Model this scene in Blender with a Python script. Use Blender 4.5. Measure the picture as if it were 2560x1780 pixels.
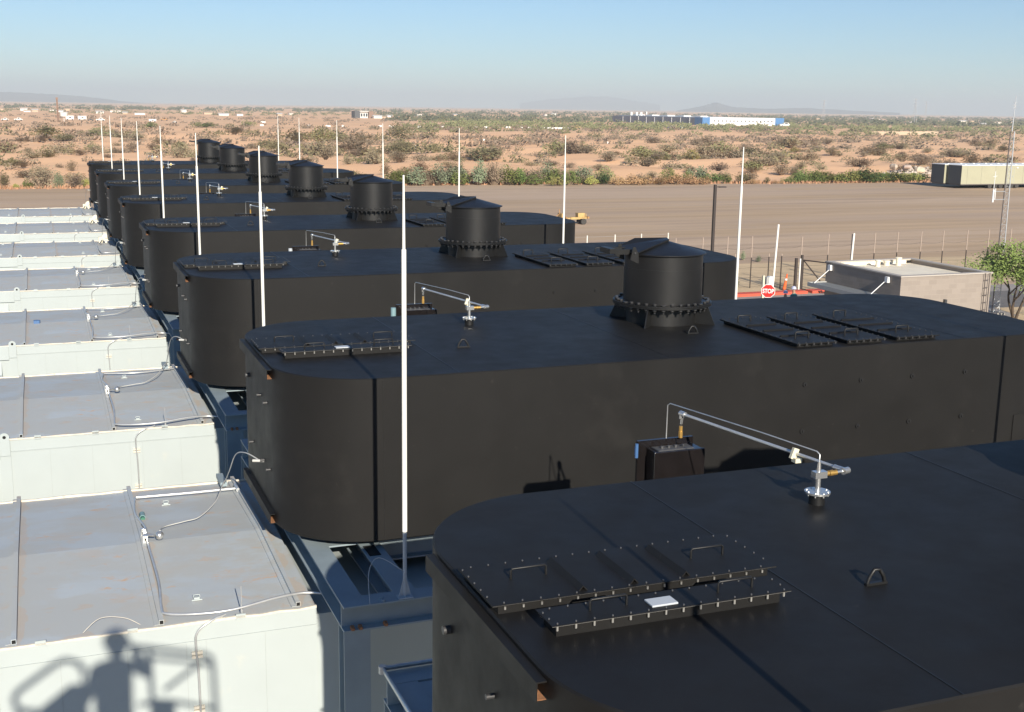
import bpy, math, random
from mathutils import Vector, Matrix
R = math.radians
for o in list(bpy.data.objects): bpy.data.objects.remove(o)
scene = bpy.context.scene
COL = scene.collection

# ------------------------------------------------------------------ camera
cam_d = bpy.data.cameras.new('camera'); cam = bpy.data.objects.new('camera', cam_d); COL.objects.link(cam)
cam_d.sensor_width = 36.0; cam_d.lens = 42.43; cam_d.clip_start = 0.1; cam_d.clip_end = 60000
_rt = Vector((0.9320924, -0.36191786, 0.01480609)); _up = Vector((0.05951865, 0.19335003, 0.97932288)); _fw = Vector((0.3572972, 0.91193817, -0.20176096))
m = Matrix((( _rt.x, _up.x, -_fw.x), (_rt.y, _up.y, -_fw.y), (_rt.z, _up.z, -_fw.z))).to_4x4()
m.translation = Vector((0, 0, 10.0)); cam.matrix_world = m
scene.camera = cam

# ------------------------------------------------------------------ light
SUN_AZ, SUN_EL = 2.7, 23.9            # light travels towards azimuth 2.7 deg east of +Y
w = bpy.data.worlds.new('World'); scene.world = w; w.use_nodes = True
nt = w.node_tree; nt.nodes.clear()
sky = nt.nodes.new('ShaderNodeTexSky'); sky.sky_type = 'NISHITA'; sky.sun_disc = False
sky.sun_elevation = R(SUN_EL); sky.sun_rotation = R(180 + SUN_AZ)
sky.altitude = 350; sky.air_density = 1.0; sky.dust_density = 0.0; sky.ozone_density = 2.6
bg = nt.nodes.new('ShaderNodeBackground'); bg.inputs[1].default_value = 0.071
wo = nt.nodes.new('ShaderNodeOutputWorld'); tint = nt.nodes.new('ShaderNodeMix'); tint.data_type = 'RGBA'; tint.blend_type = 'MULTIPLY'; tint.inputs[0].default_value = 1.0; tint.inputs[7].default_value = (0.66, 0.86, 1.10, 1)
nt.links.new(sky.outputs[0], tint.inputs[6]); nt.links.new(tint.outputs[2], bg.inputs[0]); nt.links.new(bg.outputs[0], wo.inputs[0])
sd = bpy.data.lights.new('sun', 'SUN'); sd.energy = 5.0; sd.angle = R(0.53); sd.color = (1.0, 0.92, 0.80)
sun = bpy.data.objects.new('sun', sd); COL.objects.link(sun); sun.location = (-5, -60, 40)
d = Vector((math.sin(R(SUN_AZ))*math.cos(R(SUN_EL)), math.cos(R(SUN_AZ))*math.cos(R(SUN_EL)), -math.sin(R(SUN_EL))))
sun.rotation_euler = d.to_track_quat('-Z', 'Y').to_euler()
vs = scene.view_settings; vs.view_transform = 'Standard'; vs.look = 'None'; vs.exposure = 0.5; vs.gamma = 1.0; vs.use_curve_mapping = False
scene.cycles.volume_bounces = 1; scene.cycles.max_bounces = 6; scene.cycles.transparent_max_bounces = 8

# ------------------------------------------------------------------ materials
def mat(name, col, rough=0.6, metal=0.0, spec=0.5, var=0.0, vscale=3.0, bump=0.0, bscale=60.0, spots=None, stretch=None, coords='Object', rvar=0.0, objvar=0.0):
    m = bpy.data.materials.new(name); m.use_nodes = True
    n = m.node_tree.nodes; l = m.node_tree.links; b = n['Principled BSDF']
    b.inputs['Base Color'].default_value = (*col, 1); b.inputs['Roughness'].default_value = rough
    b.inputs['Metallic'].default_value = metal; b.inputs['Specular IOR Level'].default_value = spec
    tc = n.new('ShaderNodeTexCoord'); geo = n.new('ShaderNodeNewGeometry')
    src = geo.outputs['Position'] if coords == 'World' else tc.outputs['Object']
    mp = n.new('ShaderNodeMapping'); l.new(src, mp.inputs[0])
    if stretch: mp.inputs['Scale'].default_value = stretch
    cur = None
    def mix(fac, a, bcol, f=1.0, mode='MIX'):
        mx = n.new('ShaderNodeMix'); mx.data_type = 'RGBA'; mx.blend_type = mode
        if hasattr(fac, 'links'): l.new(fac, mx.inputs[0])
        else: mx.inputs[0].default_value = fac
        for sock, v in ((mx.inputs[6], a), (mx.inputs[7], bcol)):
            if hasattr(v, 'links'): l.new(v, sock)
            else: sock.default_value = (*v, 1)
        return mx.outputs[2]
    def noise(scale, detail=5, rough_=0.6):
        t = n.new('ShaderNodeTexNoise'); t.inputs['Scale'].default_value = scale; t.inputs['Detail'].default_value = detail
        t.inputs['Roughness'].default_value = rough_; l.new(mp.outputs[0], t.inputs['Vector']); return t.outputs['Fac']
    def ramp(v, a, b_):
        r_ = n.new('ShaderNodeMapRange'); r_.inputs[1].default_value = a; r_.inputs[2].default_value = b_; l.new(v, r_.inputs[0]); return r_.outputs[0]
    if var:
        lo = tuple(c*(1-var) for c in col); hi = tuple(min(1, c*(1+var)) for c in col)
        cur = mix(ramp(noise(vscale), 0.3, 0.7), lo, hi)
    for s in (spots or []):
        c2, sc, th, amt = s[:4]
        f = ramp(noise(sc, 6, 0.65), th, th+0.08)
        mm = n.new('ShaderNodeMath'); mm.operation = 'MULTIPLY'; mm.inputs[1].default_value = amt; l.new(f, mm.inputs[0])
        cur = mix(mm.outputs[0], cur if cur is not None else col, c2)
    if objvar:
        oi = n.new('ShaderNodeObjectInfo'); hs = n.new('ShaderNodeHueSaturation')
        l.new(cur if cur is not None else mix(0.0, col, col), hs.inputs['Color'])
        r1 = n.new('ShaderNodeMapRange'); r1.inputs[3].default_value = 1-objvar; r1.inputs[4].default_value = 1+objvar; l.new(oi.outputs['Random'], r1.inputs[0]); l.new(r1.outputs[0], hs.inputs['Value'])
        m2 = n.new('ShaderNodeMath'); m2.operation = 'MULTIPLY_ADD'; m2.inputs[1].default_value = 0.05; m2.inputs[2].default_value = 0.475; l.new(oi.outputs['Random'], m2.inputs[0]); l.new(m2.outputs[0], hs.inputs['Hue'])
        cur = hs.outputs[0]
    if cur is not None: l.new(cur, b.inputs['Base Color'])
    if rvar:
        l2 = ramp(noise(vscale*2.3), 0.25, 0.75); rr = n.new('ShaderNodeMapRange'); l.new(l2, rr.inputs[0])
        rr.inputs[3].default_value = rough-rvar; rr.inputs[4].default_value = rough+rvar; l.new(rr.outputs[0], b.inputs['Roughness'])
    if bump:
        bt = n.new('ShaderNodeBump'); bt.inputs['Strength'].default_value = bump; bt.inputs['Distance'].default_value = 0.02
        l.new(noise(bscale, 4), bt.inputs['Height']); l.new(bt.outputs[0], b.inputs['Normal'])
    return m
M = {}
M['black'] = mat('black_paint', (0.0128, 0.0122, 0.0114), 0.56, spec=0.20, var=0.14, vscale=1.3, bump=0.10, bscale=140, rvar=0.07, spots=[((0.045, 0.041, 0.036), 14, 0.66, 0.5), ((0.10, 0.092, 0.082), 60, 0.70, 0.7), ((0.030, 0.028, 0.025), 0.8, 0.60, 0.25)])
M['black2'] = mat('black_paint_stack', (0.0110, 0.0108, 0.0105), 0.44, spec=0.4, var=0.1, vscale=4, bump=0.08, bscale=160, rvar=0.05)
M['nut'] = mat('dark_nut', (0.055, 0.055, 0.056), 0.45, spec=0.6, metal=0.2)
M['bolt'] = mat('zinc_bolt', (0.40, 0.39, 0.36), 0.35, metal=0.6)
M['nut2'] = mat('painted_bolt', (0.10, 0.10, 0.10), 0.4, metal=0.2)
M['boltd'] = mat('dull_bolt', (0.30, 0.29, 0.27), 0.4, metal=0.4)
M['rust'] = mat('rusty_channel', (0.34, 0.16, 0.075), 0.85, var=0.3, vscale=30)
M['gloss'] = mat('gloss_black', (0.012, 0.010, 0.010), 0.18, spec=0.6, rvar=0.06, var=0.2, vscale=9)
M['white'] = mat('pale_enclosure_paint', (0.435, 0.48, 0.47), 0.50, spec=0.35, var=0.03, vscale=1.5, spots=[((0.60, 0.58, 0.48), 2.2, 0.66, 0.25)])
M['roof'] = mat('pale_roof_paint', (0.465, 0.505, 0.52), 0.55, spec=0.3, var=0.05, vscale=1.1, rvar=0.10, stretch=(1, 1.6, 1), spots=[((0.50, 0.445, 0.38), 1.3, 0.54, 0.6), ((0.62, 0.37, 0.18), 2.9, 0.585, 0.7), ((0.455, 0.46, 0.43), 0.8, 0.44, 0.7)])
def rib_rust(m, shift):
    # brown stain that has crept out from under each roof rib, and along the eaves
    n = m.node_tree.nodes; l = m.node_tree.links; b = n['Principled BSDF']; src = b.inputs['Base Color'].links[0].from_socket
    tc = n.new('ShaderNodeTexCoord'); sx = n.new('ShaderNodeSeparateXYZ'); l.new(tc.outputs['Object'], sx.inputs[0])
    def mth(op, a, b_=None, c=None):
        q = n.new('ShaderNodeMath'); q.operation = op
        for i, v in enumerate((a, b_, c)):
            if v is None: continue
            if hasattr(v, 'links'): l.new(v, q.inputs[i])
            else: q.inputs[i].default_value = v
        return q.outputs[0]
    u = mth('MULTIPLY', mth('FRACT', mth('DIVIDE', mth('ADD', sx.outputs[0], 1.87-shift), 1.405)), 1.405)
    ns = n.new('ShaderNodeTexNoise'); ns.inputs['Scale'].default_value = 3.2; ns.inputs['Detail'].default_value = 6; l.new(tc.outputs['Object'], ns.inputs['Vector'])
    wd = mth('MULTIPLY', mth('SUBTRACT', ns.outputs['Fac'], 0.36), 0.42)
    f1 = mth('LESS_THAN', u, wd)
    ye = mth('SUBTRACT', 2.35, mth('ABSOLUTE', sx.outputs[1])); f2 = mth('LESS_THAN', ye, mth('MULTIPLY', mth('SUBTRACT', ns.outputs['Fac'], 0.53), 1.3))
    f = mth('MULTIPLY', mth('MAXIMUM', f1, f2), 0.30)
    mx = n.new('ShaderNodeMix'); mx.data_type = 'RGBA'; l.new(f, mx.inputs[0]); l.new(src, mx.inputs[6]); mx.inputs[7].default_value = (0.56, 0.39, 0.25, 1); l.new(mx.outputs[2], b.inputs['Base Color'])
M['roof2'] = M['roof'].copy(); rib_rust(M['roof'], 0.0); rib_rust(M['roof2'], -0.5)
M['frame'] = mat('grey_frame_paint', (0.27, 0.33, 0.355), 0.5, spec=0.4, var=0.10, vscale=2.0, spots=[((0.40, 0.26, 0.15), 3.5, 0.70, 0.6)])
M['flash'] = mat('cream_flashing', (0.72, 0.66, 0.54), 0.5, var=0.15, vscale=8, spots=[((0.50, 0.34, 0.20), 4, 0.62, 0.6)])
M['galv'] = mat('galvanised_conduit', (0.60, 0.61, 0.60), 0.35, metal=0.55, var=0.1, vscale=12)
M['rodw'] = mat('white_rod', (0.84, 0.82, 0.74), 0.35)
M['rodg'] = mat('grey_rod', (0.42, 0.46, 0.48), 0.5, var=0.1, vscale=8)
M['brass'] = mat('brass', (0.60, 0.36, 0.10), 0.35, metal=0.7)
M['chrome'] = mat('bright_steel', (0.66, 0.66, 0.64), 0.25, metal=0.8)
M['cream'] = mat('cream_clamp', (0.72, 0.66, 0.48), 0.5)
M['label'] = mat('metal_label', (0.50, 0.53, 0.55), 0.45)
M['teal'] = mat('teal_plastic', (0.20, 0.32, 0.34), 0.5)
M['blue'] = mat('blue_plastic', (0.06, 0.14, 0.30), 0.4)
M['green'] = mat('green_plastic', (0.05, 0.18, 0.12), 0.4)
M['dark'] = mat('dark_opening', (0.01, 0.01, 0.01), 0.9)
M['cable'] = mat('grey_cable', (0.50, 0.50, 0.47), 0.5)
M['seam'] = mat('grey_sealant', (0.36, 0.39, 0.38), 0.7)
M['sand'] = mat('desert_sand', (0.86, 0.53, 0.305), 0.95, spec=0.1, var=0.14, vscale=0.02, coords='World', bump=0.5, bscale=1.2,
    spots=[((0.74, 0.49, 0.30), 0.011, 0.50, 0.6), ((0.56, 0.38, 0.24), 0.05, 0.62, 0.4), ((0.86, 0.54, 0.32), 0.03, 0.55, 0.6)], stretch=(0.45, 1, 1))
M['lot'] = mat('gravel_lot', (0.49, 0.355, 0.232), 0.95, spec=0.1, var=0.13, vscale=0.35, coords='World', bump=0.35, bscale=6, stretch=(0.10, 1, 1),
    spots=[((0.58, 0.44, 0.32), 0.10, 0.47, 0.6), ((0.365, 0.265, 0.19), 0.20, 0.50, 0.55), ((0.52, 0.39, 0.285), 0.06, 0.52, 0.6), ((0.70, 0.57, 0.45), 0.8, 0.69, 0.7)])
M['dirt'] = mat('tan_dirt', (0.60, 0.455, 0.285), 0.95, spec=0.1, var=0.12, vscale=0.5, coords='World', bump=0.4, bscale=5, spots=[((0.34, 0.26, 0.17), 1.6, 0.66, 0.5)])
M['asphalt'] = mat('asphalt', (0.17, 0.155, 0.14), 0.9, var=0.1, vscale=1, coords='World')
M['conc'] = mat('concrete', (0.33, 0.295, 0.26), 0.9, var=0.1, vscale=1.2, coords='World')
M['pad'] = mat('pale_pad', (0.20, 0.185, 0.165), 0.9, var=0.12, vscale=0.7, coords='World')
M['kerb'] = mat('red_kerb', (0.62, 0.10, 0.055), 0.7, var=0.1, vscale=3)
def block_mat():
    m = mat('pale_block_wall', (0.50, 0.43, 0.36), 0.9, var=0.06, vscale=2)
    n = m.node_tree.nodes; l = m.node_tree.links; b = n['Principled BSDF']
    tc = n.new('ShaderNodeTexCoord'); sx = n.new('ShaderNodeSeparateXYZ'); l.new(tc.outputs['Object'], sx.inputs[0])
    ad = n.new('ShaderNodeMath'); ad.operation = 'ADD'; l.new(sx.outputs[0], ad.inputs[0]); l.new(sx.outputs[1], ad.inputs[1])
    cx = n.new('ShaderNodeCombineXYZ'); l.new(ad.outputs[0], cx.inputs[0]); l.new(sx.outputs[2], cx.inputs[1])
    br = n.new('ShaderNodeTexBrick'); br.inputs['Scale'].default_value = 1.0; br.inputs['Brick Width'].default_value = 0.4; br.inputs['Row Height'].default_value = 0.2
    br.inputs['Mortar Size'].default_value = 0.008; br.inputs['Color1'].default_value = (0.32, 0.27, 0.225, 1); br.inputs['Color2'].default_value = (0.28, 0.235, 0.195, 1); br.inputs['Mortar'].default_value = (0.33, 0.28, 0.23, 1)
    l.new(cx.outputs[0], br.inputs['Vector']); l.new(br.outputs['Color'], b.inputs['Base Color']); return m
M['block'] = block_mat()
M['roofw'] = mat('cream_roof', (0.82, 0.74, 0.58), 0.7, var=0.12, vscale=1.5)
M['coping'] = mat('coping', (0.46, 0.41, 0.35), 0.6)
M['canopy'] = mat('canopy_metal', (0.44, 0.44, 0.42), 0.45, metal=0.2)
M['post_t'] = mat('tan_post', (0.42, 0.33, 0.26), 0.6)
M['post_d'] = mat('brown_post', (0.045, 0.034, 0.028), 0.6)
M['red'] = mat('stop_red', (0.62, 0.02, 0.015), 0.4)
M['signw'] = mat('sign_white', (0.82, 0.82, 0.80), 0.4)
M['orange'] = mat('orange_plastic', (0.85, 0.14, 0.03), 0.5)
M['mast'] = mat('mast_steel', (0.55, 0.56, 0.56), 0.4, metal=0.4)
M['mastd'] = mat('mast_dark', (0.12, 0.10, 0.09), 0.6)
M['trailer'] = mat('beige_trailer', (0.39, 0.375, 0.26), 0.55, var=0.04, vscale=0.6)
M['trend'] = mat('trailer_end', (0.075, 0.075, 0.078), 0.6)
M['tyre'] = mat('tyre', (0.06, 0.055, 0.05), 0.9)
M['yellow'] = mat('yellow_machine', (0.50, 0.34, 0.13), 0.6, var=0.2, vscale=3)
M['rustm'] = mat('rusty_machine', (0.40, 0.22, 0.09), 0.7, var=0.3, vscale=4)
M['rock'] = mat('rock', (0.50, 0.42, 0.33), 0.9, var=0.25, vscale=0.8, objvar=0.15)
M['rockd'] = mat('rubble', (0.50, 0.43, 0.36), 0.9, var=0.35, vscale=0.9)
M['hill'] = mat('hill_rock', (0.13, 0.10, 0.09), 1.0, spec=0.0, var=0.2, vscale=0.004, coords='World')
M['whd'] = mat('warehouse_shade_grey', (0.20, 0.22, 0.27), 0.7)
M['whw'] = mat('warehouse_white', (0.72, 0.72, 0.70), 0.7)
M['whb'] = mat('warehouse_blue', (0.07, 0.20, 0.42), 0.6)
M['bldw'] = mat('far_white', (0.75, 0.73, 0.68), 0.7)
M['bldt'] = mat('far_tan', (0.52, 0.40, 0.28), 0.8)
M['bldb'] = mat('far_brown', (0.26, 0.16, 0.11), 0.8)
M['glass'] = mat('dark_glass', (0.03, 0.04, 0.05), 0.1)
M['skin'] = mat('skin', (0.40, 0.22, 0.14), 0.6)
M['hivis'] = mat('hivis_green', (0.14, 0.52, 0.12), 0.7)
M['shirt'] = mat('teal_shirt', (0.10, 0.26, 0.24), 0.8)
M['jeans'] = mat('jeans', (0.05, 0.08, 0.14), 0.8)
M['hat'] = mat('hard_hat', (0.50, 0.52, 0.66), 0.35)
M['hair'] = mat('hair', (0.02, 0.015, 0.01), 0.7)
M['lift'] = mat('lift_orange', (0.60, 0.20, 0.04), 0.4)
def leaf(name, col, v=0.35, ov=0.18): return mat(name, col, 0.85, spec=0.15, var=v, vscale=1.3, objvar=ov)
M['s_d'] = leaf('dry_scrub', (0.27, 0.215, 0.14)); M['s_o'] = leaf('olive_scrub', (0.235, 0.215, 0.105)); M['s_g'] = leaf('green_scrub', (0.165, 0.20, 0.060))
M['s_b'] = leaf('bluegreen_scrub', (0.20, 0.225, 0.135)); M['s_n'] = leaf('dark_scrub', (0.060, 0.095, 0.032)); M['s_y'] = leaf('yellow_scrub', (0.34, 0.31, 0.10)); M['s_t'] = leaf('tan_weeds', (0.50, 0.33, 0.165))
M['far_wood'] = leaf('far_wood', (0.125, 0.125, 0.075)); M['far_yel'] = leaf('far_yellow_wood', (0.185, 0.175, 0.085))
M['twig'] = mat('twigs', (0.19, 0.135, 0.090), 0.9, var=0.2)
M['bark'] = mat('bark', (0.085, 0.060, 0.040), 0.9, var=0.3, vscale=6)
M['tleaf'] = mat('palo_verde_leaf', (0.20, 0.265, 0.065), 0.8, var=0.35, vscale=2.0)

# ------------------------------------------------------------------ mesh helper
class MB:
    def __init__(s): s.v = []; s.f = []; s.sm = []; s.mi = []; s.cur = 0
    def add(s, vs, fs, smooth=False):
        b = len(s.v); s.v += [tuple(p) for p in vs]
        for f in fs: s.f.append(tuple(b+i for i in f)); s.sm.append(smooth); s.mi.append(s.cur)
        return s
    def box(s, x0, x1, y0, y1, z0, z1, rot=None):
        c = Vector(((x0+x1)/2, (y0+y1)/2, (z0+z1)/2)); P = [Vector((x, y, z)) for z in (z0, z1) for y in (y0, y1) for x in (x0, x1)]
        if rot: P = [c + Matrix.Rotation(rot[0], 3, rot[1]) @ (p-c) for p in P]
        return s.add(P, [(0,2,3,1),(4,5,7,6),(0,1,5,4),(2,6,7,3),(0,4,6,2),(1,3,7,5)])
    def cyl(s, p0, p1, r0, r1=None, n=12, caps=True):
        p0 = Vector(p0); p1 = Vector(p1); r1 = r0 if r1 is None else r1
        ax = (p1-p0).normalized(); u = ax.orthogonal().normalized(); v = ax.cross(u)
        A = [p0+(u*math.cos(2*math.pi*i/n)+v*math.sin(2*math.pi*i/n))*r0 for i in range(n)]
        B = [p1+(u*math.cos(2*math.pi*i/n)+v*math.sin(2*math.pi*i/n))*r1 for i in range(n)]
        s.add(A+B, [(i, (i+1)%n, n+(i+1)%n, n+i) for i in range(n)], n > 6)
        if caps: s.add(A, [tuple(reversed(range(n)))]); s.add(B, [tuple(range(n))])
        return s
    def tube(s, pts, r, n=8, closed=False):
        pts = [Vector(p) for p in pts]; N = len(pts); rings = []; prev = None
        for i, p in enumerate(pts):
            t = ((pts[(i+1) % N]-pts[i-1]) if closed else (pts[min(i+1, N-1)]-pts[max(i-1, 0)])).normalized()
            u = (prev - t*prev.dot(t)).normalized() if prev is not None and (prev - t*prev.dot(t)).length > 1e-6 else t.orthogonal().normalized()
            prev = u; v = t.cross(u); rr = r[i] if isinstance(r, (list, tuple)) else r
            rings.append([p+(u*math.cos(2*math.pi*k/n)+v*math.sin(2*math.pi*k/n))*rr for k in range(n)])
        V = [q for g in rings for q in g]; F = []
        for i in range(N if closed else N-1):
            j = (i+1) % N
            for k in range(n): F.append((i*n+k, i*n+(k+1)%n, j*n+(k+1)%n, j*n+k))
        s.add(V, F, True)
        if not closed: s.add(rings[0], [tuple(reversed(range(n)))]); s.add(rings[-1], [tuple(range(n))])
        return s
    def prism(s, poly, a0, a1, axis='z', smooth=False):
        n = len(poly)
        def mk(p, a): return {'z': (p[0], p[1], a), 'x': (a, p[0], p[1]), 'y': (p[0], a, p[1])}[axis]
        A = [mk(p, a0) for p in poly]; B = [mk(p, a1) for p in poly]
        s.add(A+B, [(i, (i+1)%n, n+(i+1)%n, n+i) for i in range(n)], smooth)
        s.add(A, [tuple(reversed(range(n)))]); s.add(B, [tuple(range(n))]); return s
    def ibeam(s, x0, x1, y0, y1, z0, z1, axis, t=0.018):
        # I-section beam along axis filling the box
        if axis == 'x':
            yc = (y0+y1)/2; s.box(x0, x1, y0, y1, z1-t, z1); s.box(x0, x1, y0, y1, z0, z0+t); s.box(x0, x1, yc-t/2, yc+t/2, z0+t, z1-t)
        elif axis == 'y':
            xc = (x0+x1)/2; s.box(x0, x1, y0, y1, z1-t, z1); s.box(x0, x1, y0, y1, z0, z0+t); s.box(xc-t/2, xc+t/2, y0, y1, z0+t, z1-t)
        else:
            s.box(x0, x1, y0, y0+t, z0, z1); s.box(x0, x1, y1-t, y1, z0, z1); xc = (x0+x1)/2; s.box(xc-t/2, xc+t/2, y0+t, y1-t, z0, z1)
        return s
    def mesh(s, name, mats, origin=(0, 0, 0)):
        me = bpy.data.meshes.new(name); o = origin
        me.from_pydata([(p[0]-o[0], p[1]-o[1], p[2]-o[2]) for p in s.v], [], s.f)
        me.polygons.foreach_set('use_smooth', s.sm); me.polygons.foreach_set('material_index', s.mi)
        for mm in (mats if isinstance(mats, (list, tuple)) else [mats]): me.materials.append(mm)
        me.update(); return me
    def build(s, name, mats, parent=None, bevel=0, label=None):
        org = Vector((0, 0, 0)); p = parent
        while p: org += p.location; p = p.parent
        own = Vector((0, 0, 0))
        if parent is None and s.v:
            xs = [q[0] for q in s.v]; ys = [q[1] for q in s.v]; zs = [q[2] for q in s.v]
            own = Vector(((min(xs)+max(xs))/2, (min(ys)+max(ys))/2, min(zs)))
        o = bpy.data.objects.new(name, s.mesh(name, mats, org+own)); COL.objects.link(o); o.location = own
        if parent: o.parent = parent
        if bevel:
            b = o.modifiers.new('bevel', 'BEVEL'); b.width = bevel; b.segments = 2; b.limit_method = 'ANGLE'; b.angle_limit = R(40)
        if label: o['label'] = label
        return o
def tag(o, label=None, cat=None, group=None, kind=None):
    if label: o['label'] = label
    if cat: o['category'] = cat
    if group: o['group'] = group
    if kind: o['kind'] = kind
    return o
def thing(name, label, cat, loc, group=None):
    o = bpy.data.objects.new(name, None); COL.objects.link(o); o.location = loc; o.empty_display_size = 0.2
    return tag(o, label, cat, group)
def copy_tree(o, parent=None, shift=(0, 0, 0)):
    c = o.copy(); COL.objects.link(c); c.parent = parent
    if parent is None: c.location = o.location + Vector(shift)
    for ch in list(KIDS.get(o, ())) or [x for x in o.children]: copy_tree(ch, c)
    return c
KIDS = {}
def smooth_path(pts, k=6):
    P = [Vector(p) for p in pts]; out = []
    for i in range(len(P)-1):
        a = P[max(i-1, 0)]; b = P[i]; c = P[i+1]; d_ = P[min(i+2, len(P)-1)]
        for j in range(k):
            t = j/k; out.append(0.5*((2*b)+(c-a)*t+(2*a-5*b+4*c-d_)*t*t+(3*b-a-3*c+d_)*t**3))
    out.append(P[-1]); return out
ORD = ['first', 'second', 'third', 'fourth', 'fifth', 'sixth', 'seventh', 'eighth']
DY = [0, 0, 0, -0.03, 0.23, 0.09, 0.05, -0.23]
def rank(k): return {0: 'nearest', 7: 'farthest'}.get(k, ORD[k] + ' nearest')
# ------------------------------------------------------------------ silencers (unit 0 coordinates, copied every 8 m)
PX0, PX1, PY0, PY1, PZ0, PZ1, PR = 2.33, 13.2, 4.45, 8.25, 5.22, 7.09, 1.05
def stadium(x0, x1, y0, y1, r, n=14):
    P = []
    for cx, cy, a0 in ((x1-r, y0+r, -90), (x1-r, y1-r, 0), (x0+r, y1-r, 90), (x0+r, y0+r, 180)):
        for i in range(n+1):
            a = R(a0+90*i/n); P.append((cx+r*math.cos(a), cy+r*math.sin(a)))
    return P
def body_mb():
    b = MB(); P = stadium(PX0, PX1, PY0, PY1, PR); c = 0.012; Q = stadium(PX0+c, PX1-c, PY0+c, PY1-c, PR-c)
    n = len(P); lv = [(Q, PZ0), (P, PZ0+c), (P, PZ1-c), (Q, PZ1)]
    V = [(p[0], p[1], z) for poly, z in lv for p in poly]
    F = [(l*n+i, l*n+(i+1)%n, (l+1)*n+(i+1)%n, (l+1)*n+i) for l in range(3) for i in range(n)]
    b.add(V, F); b.add([(p[0], p[1], PZ1) for p in Q], [tuple(range(n))]); b.add([(p[0], p[1], PZ0) for p in Q], [tuple(reversed(range(n)))])
    return b
def shade_auto(o, ang=30):
    # smooth curved corners only
    me = o.data
    for p in me.polygons: p.use_smooth = True
    me.set_sharp_from_angle(angle=R(ang))
def bolts(parent, pts, detail, mtl, r=0.010, h=0.018, name='bolt'):
    if detail:
        pb = None
        for p in pts:
            b = MB(); b.cyl(p, (p[0], p[1], p[2]+h), r, n=6); b.build(name, mtl, parent)
    else:
        b = MB()
        for p in pts: b.cyl(p, (p[0], p[1], p[2]+h), r, n=5)
        o = b.build(name + '_row', mtl, parent); o['kind'] = 'stuff'
def handle(x, y, z, L, axis, parent, h=0.075, r=0.008):
    b = MB(); d_ = (L/2, 0) if axis == 'x' else (0, L/2)
    a = (x-d_[0], y-d_[1]); c = (x+d_[0], y+d_[1])
    b.tube([(a[0], a[1], z), (a[0], a[1], z+h-0.01), (a[0]+d_[0]*0.08, a[1]+d_[1]*0.08, z+h), (c[0]-d_[0]*0.08, c[1]-d_[1]*0.08, z+h), (c[0], c[1], z+h-0.01), (c[0], c[1], z)], r, 6)
    b.build('handle', M['black2'], parent)
def vrib(b, p0, p1, w=0.06, h=0.032):
    # inverted angle iron lying on a plate: two thin legs, open underneath
    p0 = Vector(p0); p1 = Vector(p1); d_ = (p1-p0).normalized(); s_ = Vector((-d_.y, d_.x, 0)); up = Vector((0, 0, 1)); t = 0.006
    prof = [(-w/2, 0), (0, h), (w/2, 0), (w/2-t*1.6, 0), (0, h-t*1.4), (-w/2+t*1.6, 0)]
    A = [p0+s_*a+up*c for a, c in prof]; B = [p1+s_*a+up*c for a, c in prof]
    b.add(A+B, [(i, (i+1) % 6, 6+(i+1) % 6, 6+i) for i in range(6)]); b.add(A, [(0, 1, 4, 5), (1, 2, 3, 4)]); b.add(B, [(5, 4, 1, 0), (4, 3, 2, 1)])
SX, SY = 8.075, 6.86      # stack centre
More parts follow.
